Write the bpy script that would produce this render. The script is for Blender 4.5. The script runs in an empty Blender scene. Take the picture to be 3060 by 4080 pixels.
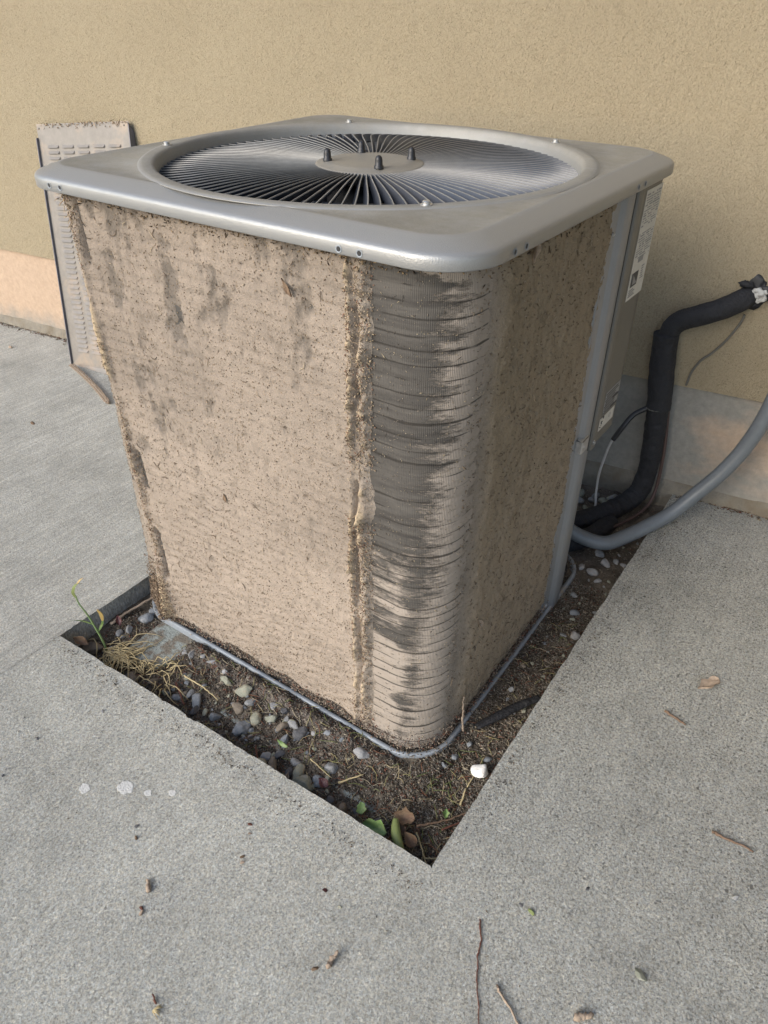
import bpy, math, random
import numpy as np
from mathutils import Vector, Matrix
from mathutils.geometry import tessellate_polygon
random.seed(7); RNG = np.random.default_rng(11)
S = bpy.context.scene
COL = S.collection
R = math.radians

# ------------------------------------------------------------------ camera
cam_d = bpy.data.cameras.new('camera'); cam = bpy.data.objects.new('camera', cam_d); COL.objects.link(cam)
yaw, pitch, roll = 0.6003, 0.6152, 0.0100
fwd = Vector((math.cos(pitch)*math.cos(yaw), math.cos(pitch)*math.sin(yaw), -math.sin(pitch)))
r0 = Vector((math.sin(yaw), -math.cos(yaw), 0)); u0 = r0.cross(fwd)
rt = math.cos(roll)*r0 + math.sin(roll)*u0; up = -math.sin(roll)*r0 + math.cos(roll)*u0
cam.matrix_world = Matrix(((rt.x, up.x, -fwd.x, -0.7665), (rt.y, up.y, -fwd.y, -0.4084), (rt.z, up.z, -fwd.z, 1.2585), (0, 0, 0, 1)))
cam_d.sensor_fit = 'HORIZONTAL'; cam_d.sensor_width = 36; cam_d.lens = 34.67
cam_d.clip_start = 0.01; cam_d.clip_end = 500
S.camera = cam

# ------------------------------------------------------------------ sky, sun, exposure
sun_dir = Vector((-0.85, 0.28, 0.50)).normalized()
w = bpy.data.worlds.new('World'); S.world = w; w.use_nodes = True
nt = w.node_tree; sky = nt.nodes.new('ShaderNodeTexSky'); sky.sky_type = 'NISHITA'; sky.sun_disc = False
sky.sun_elevation = math.asin(sun_dir.z); sky.sun_rotation = math.atan2(sun_dir.x, sun_dir.y)
sky.air_density = 1.0; sky.dust_density = 1.6; sky.ozone_density = 0.7
nt.links.new(sky.outputs[0], nt.nodes['Background'].inputs[0]); nt.nodes['Background'].inputs[1].default_value = 0.115
sl = bpy.data.lights.new('sun', 'SUN'); sl.energy = 1.3; sl.angle = R(36); sl.color = (1.0, 0.96, 0.89)
so = bpy.data.objects.new('sun', sl); COL.objects.link(so); so.rotation_euler = sun_dir.to_track_quat('Z', 'Y').to_euler(); so.location = (-3, 3, 4)
S.view_settings.view_transform = 'Standard'; S.view_settings.look = 'None'; S.view_settings.gamma = 1
S.view_settings.exposure = 1.33

RX0, RY0, RY1, RZ = -1.0, -4.0, -.6, 2.3   # extent of the added shading roof
EX0, EY = 0.5, -3   # added shading wall

# ------------------------------------------------------------------ noise (numpy)
def _h(ix, iy, s):
    n = (ix.astype(np.int64)*374761393 + iy.astype(np.int64)*668265263 + s*1274126177) & 0xffffffff
    n = ((n ^ (n >> 13))*1274126177) & 0xffffffff
    n = ((n ^ (n >> 15))*2246822519) & 0xffffffff
    return ((n ^ (n >> 16)) & 0xffff)/65535.0
def vn(x, y, s=0):
    x = np.asarray(x, float); y = np.asarray(y, float)
    ix = np.floor(x); iy = np.floor(y); fx = x-ix; fy = y-iy
    fx = fx*fx*(3-2*fx); fy = fy*fy*(3-2*fy)
    a = _h(ix, iy, s); b = _h(ix+1, iy, s); c = _h(ix, iy+1, s); d = _h(ix+1, iy+1, s)
    return (a*(1-fx)+b*fx)*(1-fy)+(c*(1-fx)+d*fx)*fy
def fbm(x, y, s=0, o=4, g=.5):
    t = 0; a = 1; n = 0
    for i in range(o):
        t = t+a*(vn(x*2**i+i*17.3, y*2**i+i*9.1, s+i)-.5); n += a; a *= g
    return t/n*2
def sst(a, b, x):
    t = np.clip((x-a)/(b-a), 0, 1); return t*t*(3-2*t)

# ------------------------------------------------------------------ materials
def new_mat(name):
    m = bpy.data.materials.new(name); m.use_nodes = True
    return m, m.node_tree, m.node_tree.nodes['Principled BSDF']
def N(nt, t, **kw):
    n = nt.nodes.new(t)
    for k, v in kw.items(): setattr(n, k, v)
    return n
def noise(nt, vec, scale, detail=4, rough=.55, dist=0):
    n = N(nt, 'ShaderNodeTexNoise'); n.inputs['Scale'].default_value = scale; n.inputs['Detail'].default_value = detail
    n.inputs['Roughness'].default_value = rough; n.inputs['Distortion'].default_value = dist
    nt.links.new(vec, n.inputs['Vector']); return n.outputs['Fac']
def ramp(nt, fac, stops):
    r = N(nt, 'ShaderNodeValToRGB'); e = r.color_ramp.elements
    while len(e) < len(stops): e.new(.5)
    for i, (p, c) in enumerate(stops):
        e[i].position = p; e[i].color = (c, c, c, 1) if not hasattr(c, '__len__') else (*c, 1)
    nt.links.new(fac, r.inputs[0]); return r.outputs[0]
def mixc(nt, fac, a, b, mode='MIX'):
    m = N(nt, 'ShaderNodeMix', data_type='RGBA', blend_type=mode)
    for s, v in ((m.inputs[0], fac), (m.inputs[6], a), (m.inputs[7], b)):
        if isinstance(v, bpy.types.NodeSocket): nt.links.new(v, s)
        elif hasattr(v, '__len__'): s.default_value = (*v, 1)
        else: s.default_value = v
    return m.outputs[2]
def math_(nt, op, a, b=0.0):
    m = N(nt, 'ShaderNodeMath', operation=op)
    for s, v in ((m.inputs[0], a), (m.inputs[1], b)):
        if isinstance(v, bpy.types.NodeSocket): nt.links.new(v, s)
        else: s.default_value = v
    return m.outputs[0]
def coords(nt, scale=(1, 1, 1), rot=(0, 0, 0), out='Object'):
    tc = N(nt, 'ShaderNodeTexCoord'); mp = N(nt, 'ShaderNodeMapping')
    mp.inputs['Scale'].default_value = scale; mp.inputs['Rotation'].default_value = rot
    nt.links.new(tc.outputs[out], mp.inputs[0]); return mp.outputs[0]
def bump(nt, b, h, dist, strength=1.0):
    n = N(nt, 'ShaderNodeBump'); n.inputs['Distance'].default_value = dist; n.inputs['Strength'].default_value = strength
    nt.links.new(h, n.inputs['Height'])
    old = b.inputs['Normal'].links
    if old: nt.links.new(old[0].from_socket, n.inputs['Normal'])
    nt.links.new(n.outputs[0], b.inputs['Normal'])
def setc(nt, b, c):
    if isinstance(c, bpy.types.NodeSocket): nt.links.new(c, b.inputs['Base Color'])
    else: b.inputs['Base Color'].default_value = (*c, 1)

def simple(name, col, rough=.6, metal=0, var=.25, vscale=40, bumps=(), col2=None, c2scale=8, c2lo=.5, c2hi=.65, coat=0, spec=.5):
    m, nt, b = new_mat(name); v = coords(nt)
    c = mixc(nt, ramp(nt, noise(nt, v, vscale, 6, .7), [(.25, 1-var), (.75, 1+var*.6)]), (0, 0, 0), col, 'MIX')
    n = ramp(nt, noise(nt, v, vscale, 6, .7), [(.25, 1-var), (.75, 1.0)])
    c = mixc(nt, 1.0, col, n, 'MULTIPLY')
    if col2: c = mixc(nt, ramp(nt, noise(nt, v, c2scale, 8, .65), [(c2lo, 0), (c2hi, 1)]), c, col2)
    setc(nt, b, c); b.inputs['Roughness'].default_value = rough; b.inputs['Metallic'].default_value = metal
    b.inputs['Coat Weight'].default_value = coat; b.inputs['Coat Roughness'].default_value = .3
    b.inputs['Specular IOR Level'].default_value = spec
    for sc, d in bumps: bump(nt, b, noise(nt, v, sc, 5, .6), d)
    return m
def attr_mat(name, rough=.9, bumps=((500, .0015),), var=.35, vscale=350):
    m, nt, b = new_mat(name); v = coords(nt)
    a = N(nt, 'ShaderNodeAttribute'); a.attribute_name = 'col'
    n = ramp(nt, noise(nt, v, vscale, 5, .7), [(.25, 1-var), (.75, 1.0)])
    setc(nt, b, mixc(nt, 1.0, a.outputs['Color'], n, 'MULTIPLY'))
    b.inputs['Roughness'].default_value = rough; b.inputs['Specular IOR Level'].default_value = .2
    for sc, d in bumps: bump(nt, b, noise(nt, v, sc, 5, .6), d)
    return m

def concrete_mat(name, base, dark, coarse=1.0, broom=0.5, tone=.15, ang=0.03):
    m, nt, b = new_mat(name); v = coords(nt, (1, 1, .3))
    sx = N(nt, 'ShaderNodeSeparateXYZ'); nt.links.new(v, sx.inputs[0])
    worn = ramp(nt, math_(nt, 'ADD', math_(nt, 'MULTIPLY', math_(nt, 'SUBTRACT', sx.outputs[0], sx.outputs[1]), .5), math_(nt, 'MULTIPLY', noise(nt, v, 2.5, 5, .6), .5)), [(.12, .40), (.62, 1)])
    # sand grains of many tones
    vo = N(nt, 'ShaderNodeTexVoronoi'); vo.inputs['Scale'].default_value = 420/coarse; nt.links.new(v, vo.inputs['Vector'])
    sep = N(nt, 'ShaderNodeSeparateColor'); nt.links.new(vo.outputs['Color'], sep.inputs[0])
    g = ramp(nt, sep.outputs[0], [(0, .72), (.5, 1.0), (.93, 1.12), (1, 1.35)])
    tint = mixc(nt, sep.outputs[1], (1.04, 1.0, .93), (.96, 1.0, 1.05))
    c = mixc(nt, 1.0, base, g, 'MULTIPLY'); c = mixc(nt, 1.0, c, tint, 'MULTIPLY')
    # pits between the grains
    pit = noise(nt, v, 260/coarse, 4, .75)
    pm = ramp(nt, pit, [(.385, 1), (.465, 0)])
    big = ramp(nt, noise(nt, v, 3.0, 5, .6), [(.35, .35), (.65, 1)])
    c = mixc(nt, math_(nt, 'MULTIPLY', pm, math_(nt, 'MULTIPLY', big, worn)), c, dark)
    spots = ramp(nt, noise(nt, v, 95, 3, .6), [(.30, 1), (.37, 0)])
    c = mixc(nt, math_(nt, 'MULTIPLY', spots, math_(nt, 'MULTIPLY', worn, .8)), c, dark)
    hol = ramp(nt, noise(nt, v, 165/coarse, 4, .7), [(.35, .9), (.43, 0)])
    c = mixc(nt, math_(nt, 'MULTIPLY', hol, math_(nt, 'MULTIPLY', worn, .85)), c, dark)
    lumps = noise(nt, v, 190/coarse, 4, .7); c = mixc(nt, 1.0, c, ramp(nt, lumps, [(.30, .70), (.52, 1.0), (.75, 1.12)]), 'MULTIPLY')
    # slow stains
    st = ramp(nt, noise(nt, v, 2.6, 8, .68), [(.33, 1-tone*1.3), (.5, 1), (.68, 1+tone*.6)])
    st2 = ramp(nt, noise(nt, v, 13, 6, .7), [(.35, .90), (.6, 1.03)]); c = mixc(nt, 1.0, c, st2, 'MULTIPLY')
    c = mixc(nt, 1.0, c, st, 'MULTIPLY')
    # broom strokes
    vb = coords(nt, (5, 130, 5), (0, 0, ang)); br = noise(nt, vb, 1.0, 3, .6)
    c = mixc(nt, 1.0, c, ramp(nt, br, [(.3, 1-.16*broom), (.7, 1+.08*broom)]), 'MULTIPLY')
    setc(nt, b, c); b.inputs['Roughness'].default_value = .93; b.inputs['Specular IOR Level'].default_value = .25
    bump(nt, b, br, .004*broom, .7)
    bump(nt, b, pit, .007*coarse, 1.0)
    bump(nt, b, lumps, .008); bump(nt, b, noise(nt, v, 900, 2, .5), .0012)
    return m

def stucco_mat():
    m, nt, b = new_mat('stucco'); v = coords(nt)
    c = mixc(nt, ramp(nt, noise(nt, v, 1.6, 6, .6), [(.3, 0), (.7, 1)]), (.355, .297, .203), (.40, .340, .236))
    n1 = noise(nt, v, 210, 6, .68, .35)
    c = mixc(nt, ramp(nt, n1, [(.36, 1), (.47, 0)]), c, (.30, .247, .162))
    c = mixc(nt, ramp(nt, noise(nt, v, 33, 3, .5), [(.3, .35), (.42, 0)]), c, (.315, .262, .175))
    setc(nt, b, c); b.inputs['Roughness'].default_value = .95; b.inputs['Specular IOR Level'].default_value = .2
    bump(nt, b, n1, .009, 1.0)
    bump(nt, b, noise(nt, v, 60, 4, .6, .5), .007, .8)
    bump(nt, b, noise(nt, v, 500, 3, .6), .0012)
    return m

def band_mat():
    m, nt, b = new_mat('foundation_plaster'); v = coords(nt)
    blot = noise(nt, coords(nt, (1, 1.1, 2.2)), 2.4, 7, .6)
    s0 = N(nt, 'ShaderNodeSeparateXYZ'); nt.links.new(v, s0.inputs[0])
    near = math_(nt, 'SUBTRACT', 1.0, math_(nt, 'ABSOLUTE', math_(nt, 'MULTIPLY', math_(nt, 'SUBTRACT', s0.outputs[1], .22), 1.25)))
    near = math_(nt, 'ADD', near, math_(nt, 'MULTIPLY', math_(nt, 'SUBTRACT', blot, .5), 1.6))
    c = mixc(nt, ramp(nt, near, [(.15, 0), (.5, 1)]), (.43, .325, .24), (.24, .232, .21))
    # splash-back grime along the foot of the wall
    sx = N(nt, 'ShaderNodeSeparateXYZ'); nt.links.new(coords(nt), sx.inputs[0])
    hgt = math_(nt, 'ADD', sx.outputs[2], math_(nt, 'MULTIPLY', noise(nt, v, 9, 6, .7), .16))
    c = mixc(nt, ramp(nt, hgt, [(.14, 1), (.22, 0)]), c, (.27, .25, .22))
    c = mixc(nt, 1.0, c, ramp(nt, noise(nt, v, 60, 6, .7), [(.3, .8), (.7, 1.05)]), 'MULTIPLY')
    setc(nt, b, c); b.inputs['Roughness'].default_value = .95; b.inputs['Specular IOR Level'].default_value = .2
    bump(nt, b, noise(nt, v, 45, 5, .6), .003); bump(nt, b, noise(nt, v, 300, 4, .6), .0012)
    return m

def cover_mat():
    # painted steel, with settled dust where the 'col' attribute says it lies
    m, nt, b = new_mat('painted_steel_top'); v = coords(nt)
    a = N(nt, 'ShaderNodeAttribute'); a.attribute_name = 'col'
    sp = N(nt, 'ShaderNodeSeparateColor'); nt.links.new(a.outputs['Color'], sp.inputs[0])
    n = noise(nt, v, 14, 8, .7); streak = noise(nt, coords(nt, (60, 14, 10), (0, 0, .7)), 1, 6, .7)
    d = math_(nt, 'MULTIPLY', sp.outputs[0], ramp(nt, math_(nt, 'ADD', math_(nt, 'MULTIPLY', n, .7), math_(nt, 'MULTIPLY', streak, .3)), [(.30, .55), (.55, 1)]))
    dust = mixc(nt, ramp(nt, noise(nt, v, 5, 7, .65), [(.35, 0), (.65, 1)]), (.165, .153, .125), (.24, .222, .18))
    dust = mixc(nt, 1.0, dust, ramp(nt, noise(nt, v, 420, 4, .7), [(.3, .80), (.7, 1.08)]), 'MULTIPLY')
    dust = mixc(nt, ramp(nt, noise(nt, v, 26, 6, .7), [(.60, 0), (.72, .6)]), dust, (.16, .14, .11))
    c = mixc(nt, d, (.29, .295, .295), dust)
    setc(nt, b, c)
    nt.links.new(math_(nt, 'ADD', .37, math_(nt, 'MULTIPLY', d, .48)), b.inputs['Roughness'])
    nt.links.new(math_(nt, 'SUBTRACT', .50, math_(nt, 'MULTIPLY', d, .50)), b.inputs['Metallic'])
    bump(nt, b, noise(nt, v, 600, 3, .6), .0006)
    bump(nt, b, noise(nt, v, 7, 2, .5), .004, .5)
    return m

def coil_mat():
    m, nt, b = new_mat('coil_fins'); v = coords(nt)
    tc = N(nt, 'ShaderNodeTexCoord'); mp = N(nt, 'ShaderNodeMapping'); mp.inputs['Scale'].default_value = (1, 0, 1); nt.links.new(tc.outputs['UV'], mp.inputs[0])
    wv = N(nt, 'ShaderNodeTexWave', wave_type='BANDS', bands_direction='X'); wv.inputs['Scale'].default_value = 110; wv.inputs['Distortion'].default_value = .0
    nt.links.new(mp.outputs[0], wv.inputs[0])
    mp2 = N(nt, 'ShaderNodeMapping'); mp2.inputs['Scale'].default_value = (6, 60, 1); nt.links.new(tc.outputs['UV'], mp2.inputs[0])
    n2 = noise(nt, mp2.outputs[0], 1.0, 6, .7)
    c = mixc(nt, ramp(nt, n2, [(.35, 0), (.7, 1)]), (.046, .043, .040), (.105, .098, .089))
    c = mixc(nt, ramp(nt, wv.outputs['Fac'], [(0, .16), (.6, 0)]), c, (.045, .04, .035))
    at = N(nt, 'ShaderNodeAttribute'); at.attribute_name = 'col'; sa = N(nt, 'ShaderNodeSeparateColor'); nt.links.new(at.outputs['Color'], sa.inputs[0])
    mp3 = N(nt, 'ShaderNodeMapping'); mp3.inputs['Scale'].default_value = (75, 430, 1); nt.links.new(tc.outputs['UV'], mp3.inputs[0])
    fz = math_(nt, 'ADD', math_(nt, 'MULTIPLY', noise(nt, mp3.outputs[0], 1.0, 5, .8), .9), math_(nt, 'SUBTRACT', sa.outputs[0], .5))
    fm = ramp(nt, fz, [(.36, 0), (.62, .95)])
    dc = mixc(nt, noise(nt, v, 40, 5, .7), (.25, .217, .187), (.35, .305, .26))
    c = mixc(nt, fm, c, dc)
    c = mixc(nt, ramp(nt, sa.outputs[1], [(.15, .85), (.55, 0)]), c, (.03, .027, .024))
    setc(nt, b, c); b.inputs['Roughness'].default_value = .9; b.inputs['Specular IOR Level'].default_value = .15
    bump(nt, b, wv.outputs['Fac'], .0003); bump(nt, b, fm, .0012)
    return m

MT = {}
MT['slab_front'] = concrete_mat('concrete_front', (.60, .595, .548), (.10, .096, .085), 1.05, .6, .16, .05)
MT['slab_rear'] = concrete_mat('concrete_rear', (.64, .635, .592), (.20, .195, .18), .85, 1.2, .14, .35)
MT['slab_right'] = MT['slab_front']
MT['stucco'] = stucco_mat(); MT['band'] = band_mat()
MT['footing'] = simple('rough_footing', (.26, .235, .19), .95, 0, .45, 40, ((60, .006), (250, .002)), (.15, .125, .09), 10)
MT['soil'] = attr_mat('soil', .97, ((700, .002), (180, .003)), .6, 420)
MT['litter'] = attr_mat('leaf_litter', .85, (), .35, 300)
MT['dust'] = attr_mat('lint_dust', .97, ((900, .0012), (260, .0022)), .28, 520)
MT['cover'] = cover_mat(); MT['coil'] = coil_mat()
MT['grille'] = simple('grille_paint', (.20, .21, .225), .42, .3, .22, 60, ((300, .0004),), (.20, .185, .155), 9, .52, .72)
m_, nt_, b_ = new_mat('grille_vanes'); a_ = N(nt_, 'ShaderNodeAttribute'); a_.attribute_name = 'col'
setc(nt_, b_, mixc(nt_, 1.0, a_.outputs['Color'], ramp(nt_, noise(nt_, coords(nt_), 50, 6, .7), [(.3, .75), (.7, 1.05)]), 'MULTIPLY')); b_.inputs['Roughness'].default_value = .42; b_.inputs['Specular IOR Level'].default_value = .55
MT['grille'] = m_
MT['hub'] = simple('hub_paint', (.21, .20, .18), .5, .15, .15, 30, ((8, .003), (400, .0004)), (.23, .215, .185), 7, .4, .6)
MT['post'] = simple('post_paint', (.235, .24, .245), .42, .2, .12, 20, ((6, .003), (300, .0003)), (.22, .205, .17), 4, .5, .8)
MT['panel'] = simple('panel_paint', (.15, .145, .13), .5, .1, .12, 12, ((4, .003), (300, .0003)), (.14, .13, .105), 4, .45, .8)
MT['black'] = simple('dark_interior', (.018, .018, .02), .6, 0, .3, 30)
MT['rubber'] = simple('black_rubber', (.016, .017, .021), .45, 0, .2, 80, ((200, .0006),))
MT['zinc'] = simple('zinc_plate', (.55, .56, .57), .35, .8, .25, 120, ((150, .0006),))
MT['galv'] = simple('galvanised_rim', (.30, .33, .36), .62, .2, .3, 40, ((120, .0006),), (.30, .25, .19), 14, .56, .68)
MT['foam'] = simple('black_foam', (.014, .0145, .018), .75, 0, .35, 60, ((22, .012), (60, .006), (400, .001)), (.06, .056, .052), 12, .62, .78)
MT['conduit'] = simple('grey_conduit', (.125, .14, .155), .42, 0, .2, 60, ((300, .0004),), (.18, .175, .16), 10, .6, .8)
MT['copper'] = simple('brown_cable', (.075, .045, .038), .6, 0, .3, 60)
MT['greycable'] = simple('grey_cable', (.12, .115, .10), .6, 0, .2, 60)
MT['whitewire'] = simple('white_wire', (.42, .40, .38), .55, 0, .2, 60)
MT['paper'] = simple('label_paper', (.56, .54, .49), .6, 0, .18, 60)
MT['ink'] = simple('label_ink', (.05, .05, .055), .6, 0, .2, 200)
MT['greyink'] = simple('faded_ink', (.27, .27, .27), .6, 0, .3, 200)
MT['silverpaper'] = simple('silver_label', (.30, .31, .31), .5, .2, .3, 200)
MT['louver'] = simple('louver_paint', (.225, .208, .19), .5, .1, .3, 30, ((200, .0006),), (.30, .24, .185), 9, .5, .68)
MT['louverdark'] = simple('louver_flange', (.16, .16, .185), .5, .2, .3, 30)
MT['pad'] = simple('pad_concrete', (.36, .39, .36), .95, 0, .4, 120, ((160, .005), (500, .0015)), (.19, .165, .13), 34, .47, .56)
MT['straw'] = simple('dry_straw', (.52, .42, .23), .7, 0, .4, 90)
MT['twig'] = simple('twig_bark', (.20, .13, .085), .85, 0, .5, 160, ((400, .0012),))
MT['redtwig'] = simple('red_twig_bark', (.15, .055, .035), .8, 0, .5, 160, ((400, .0012),))
MT['paletwig'] = simple('pale_twig_bark', (.40, .31, .23), .85, 0, .5, 160, ((400, .0012),))
MT['green'] = simple('green_leaf', (.17, .27, .085), .55, 0, .3, 90, ((150, .001),), (.27, .32, .13), 40, .5, .7)
MT['olive'] = simple('olive_leaf', (.19, .23, .075), .6, 0, .35, 90, ((150, .001),), (.27, .25, .11), 40, .5, .7)
MT['brownleaf'] = simple('brown_leaf', (.19, .125, .075), .75, 0, .4, 90, ((180, .0015),), (.12, .06, .035), 50, .5, .7)
MT['redleaf'] = simple('dark_red_leaf', (.075, .02, .022), .5, 0, .4, 90, ((180, .0012),))
MT['orange'] = simple('orange_leaf', (.48, .34, .12), .6, 0, .3, 90)
MT['stem'] = simple('weed_stem', (.20, .30, .12), .6, 0, .3, 90)
MT['whiterock'] = simple('white_rock', (.80, .78, .74), .7, 0, .12, 60, ((60, .003), (300, .001)), (.60, .50, .42), 30, .6, .75)
MT['sealant'] = simple('sealant', (.48, .48, .46), .8, 0, .3, 90, ((90, .003),), (.22, .21, .2), 60, .5, .62)
MT['chalk'] = simple('white_stain', (.55, .55, .53), .95, 0, .2, 120, ((260, .003),))
ROCK = {
 'grey': ((.22, .225, .225), (.32, .32, .31)), 'bluegrey': ((.18, .195, .21), (.30, .31, .32)), 'tan': ((.36, .30, .21), (.24, .19, .13)),
 'cream': ((.52, .45, .32), (.38, .28, .17)), 'brown': ((.20, .165, .125), (.12, .10, .08)), 'dark': ((.085, .085, .09), (.16, .15, .14)),
 'olive': ((.24, .245, .19), (.33, .31, .24)), 'pink': ((.48, .38, .33), (.34, .27, .23)), 'white': ((.58, .57, .55), (.40, .38, .35)),
 'lightgrey': ((.36, .37, .36), (.26, .26, .25))}
ROCK = {k: tuple(tuple(min(.30, c*(.95 if k in ('white', 'lightgrey', 'pink') else 1.1)) for c in q) for q in v) for k, v in ROCK.items()}
for k, (a, b_) in ROCK.items():
    MT['rock_'+k] = simple('pebble_'+k, a, .75, 0, .3, 200, ((90, .002), (500, .0008)), b_, 45, .48, .62)

# ------------------------------------------------------------------ mesh helpers
class MB:
    def __init__(s): s.v = []; s.f = []; s.c = []
    def add(s, v, f, c=(1, 1, 1)):
        o = len(s.v); s.v += [tuple(p) for p in v]; s.f += [tuple(i+o for i in q) for q in f]; s.c += [c]*len(v)
    def box(s, lo, hi, c=(1, 1, 1), M=None):
        v = [Vector((x, y, z)) for z in (lo[2], hi[2]) for y in (lo[1], hi[1]) for x in (lo[0], hi[0])]
        if M: v = [M @ p for p in v]
        s.add(v, [(0, 2, 3, 1), (4, 5, 7, 6), (0, 1, 5, 4), (2, 6, 7, 3), (0, 4, 6, 2), (1, 3, 7, 5)], c)
    def tube(s, pts, r, n=8, c=(1, 1, 1), cap=True, flat=1.0):
        pts = [Vector(p) for p in pts]; rs = r if hasattr(r, '__len__') else [r]*len(pts)
        vs = []; ref = None
        for i, p in enumerate(pts):
            t = (pts[min(i+1, len(pts)-1)]-pts[max(i-1, 0)])
            t = t.normalized() if t.length > 1e-9 else Vector((0, 0, 1))
            if ref is None: ref = t.cross(Vector((0, 0, 1)) if abs(t.z) < .9 else Vector((1, 0, 0))).normalized()
            a = (ref-t*ref.dot(t)).normalized(); b = t.cross(a); ref = a
            for k in range(n):
                q = 2*math.pi*k/n; vs.append(p+(a*math.cos(q)+b*math.sin(q)*flat)*rs[i])
        f = [(i*n+k, i*n+(k+1) % n, (i+1)*n+(k+1) % n, (i+1)*n+k) for i in range(len(pts)-1) for k in range(n)]
        if cap: f += [tuple(range(n-1, -1, -1)), tuple((len(pts)-1)*n+k for k in range(n))]
        s.add(vs, f, c)
    def lathe(s, c0, prof, n=24, axis=None, c=(1, 1, 1)):
        c0 = Vector(c0); M = Matrix.Identity(3) if axis is None else Vector(axis).to_track_quat('Z', 'Y').to_matrix()
        v = [c0+M @ Vector((r*math.cos(2*math.pi*k/n), r*math.sin(2*math.pi*k/n), z)) for r, z in prof for k in range(n)]
        f = [(i*n+k, i*n+(k+1) % n, (i+1)*n+(k+1) % n, (i+1)*n+k) for i in range(len(prof)-1) for k in range(n)]
        f += [tuple((len(prof)-1)*n+k for k in range(n))]
        s.add(v, f, c)
    def build(s, name, mat, parent=None, smooth=True, orig=(0, 0, 0), attr=False):
        o = Vector(orig)
        me = bpy.data.meshes.new(name); me.from_pydata([tuple(Vector(p)-o) for p in s.v], [], s.f)
        if attr:
            a = me.attributes.new('col', 'FLOAT_COLOR', 'POINT'); a.data.foreach_set('color', np.array([(*c, 1) for c in s.c], 'f').ravel())
        return link(name, me, mat, parent, smooth, o if parent is None else (0, 0, 0))
def link(name, me, mat, parent=None, smooth=True, loc=(0, 0, 0)):
    me.materials.append(mat)
    if smooth:
        me.polygons.foreach_set('use_smooth', [True]*len(me.polygons))
        if smooth == 'auto': me.set_sharp_from_angle(angle=R(35))
    me.update(); ob = bpy.data.objects.new(name, me); ob.location = loc; ob.parent = parent; COL.objects.link(ob)
    return ob
def tag(o, label=None, cat=None, group=None, kind=None):
    if label: o['label'] = label
    if cat: o['category'] = cat
    if group: o['group'] = group
    if kind: o['kind'] = kind
    return o
def empty(name, loc, label, cat, group=None):
    o = bpy.data.objects.new(name, None); o.location = loc; o.empty_display_size = .05; COL.objects.link(o); return tag(o, label, cat, group)
def grid_me(name, P, C=None, UV=None, flip=False):
    n, m = P.shape[:2]; me = bpy.data.meshes.new(name)
    idx = np.arange(n*m).reshape(n, m)
    q = np.stack([idx[:-1, :-1], idx[1:, :-1], idx[1:, 1:], idx[:-1, 1:]], -1).reshape(-1, 4)
    if flip: q = q[:, ::-1]
    me.vertices.add(n*m); me.vertices.foreach_set('co', P.reshape(-1).astype('f'))
    me.loops.add(q.size); me.loops.foreach_set('vertex_index', q.reshape(-1).astype('i'))
    me.polygons.add(len(q)); me.polygons.foreach_set('loop_start', (np.arange(len(q))*4).astype('i'))
    try: me.polygons.foreach_set('loop_total', np.full(len(q), 4, 'i'))
    except Exception: pass
    me.update(calc_edges=True)
    if C is not None:
        a = me.attributes.new('col', 'FLOAT_COLOR', 'POINT'); a.data.foreach_set('color', np.concatenate([C.reshape(-1, 3), np.ones((n*m, 1))], 1).astype('f').ravel())
    if UV is not None:
        uv = me.uv_layers.new(name='UVMap'); uv.data.foreach_set('uv', UV.reshape(-1, 2)[q.reshape(-1)].astype('f').ravel())
    return me
def chips_me(name, P, L, W, T, C, Nrm=None, flat=.5):
    """many tiny irregular flakes (tetrahedra) centred at P"""
    n = len(P); a = RNG.normal(size=(n, 3))
    if Nrm is not None: a = a-flat*(a*Nrm).sum(1, keepdims=True)*Nrm
    a /= np.linalg.norm(a, axis=1, keepdims=True)
    b = RNG.normal(size=(n, 3))
    if Nrm is not None: b = b-flat*(b*Nrm).sum(1, keepdims=True)*Nrm
    b -= (b*a).sum(1, keepdims=True)*a; b /= np.linalg.norm(b, axis=1, keepdims=True)
    c = np.cross(a, b); L, W, T = (np.asarray(x).reshape(-1, 1) for x in (L, W, T))
    V = np.stack([P-a*L/2, P+a*L/2, P+b*W/2+c*T/2, P-b*W/2+c*T/2*.6, P-c*T/2+b*W*.1], 1)
    F = np.array([(0, 2, 3), (1, 3, 2), (0, 4, 2), (1, 2, 4), (0, 3, 4), (1, 4, 3)])
    F = (F[None]+np.arange(n)[:, None, None]*5).reshape(-1, 3)
    me = bpy.data.meshes.new(name); me.vertices.add(n*5); me.vertices.foreach_set('co', V.reshape(-1).astype('f'))
    me.loops.add(F.size); me.loops.foreach_set('vertex_index', F.reshape(-1).astype('i'))
    me.polygons.add(len(F)); me.polygons.foreach_set('loop_start', (np.arange(len(F))*3).astype('i'))
    try: me.polygons.foreach_set('loop_total', np.full(len(F), 3, 'i'))
    except Exception: pass
    me.update(calc_edges=True)
    at = me.attributes.new('col', 'FLOAT_COLOR', 'POINT')
    at.data.foreach_set('color', np.concatenate([np.repeat(C, 5, 0), np.ones((n*5, 1))], 1).astype('f').ravel())
    return me
def pick(cols, n):
    c = np.array(cols)[RNG.integers(0, len(cols), n)]; return c*RNG.uniform(.7, 1.2, (n, 1))
def curve(ctrl, n=16):
    """Catmull-Rom through control points"""
    P = [Vector(p) for p in ctrl]; P = [P[0]*2-P[1]]+P+[P[-1]*2-P[-2]]; out = []
    for i in range(1, len(P)-2):
        for k in range(n):
            t = k/n; a, b, c, d = P[i-1:i+3]
            out.append(.5*((2*b)+(c-a)*t+(2*a-5*b+4*c-d)*t*t+(3*b-a-3*c+d)*t*t*t))
    return out+[P[-2]]

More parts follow.
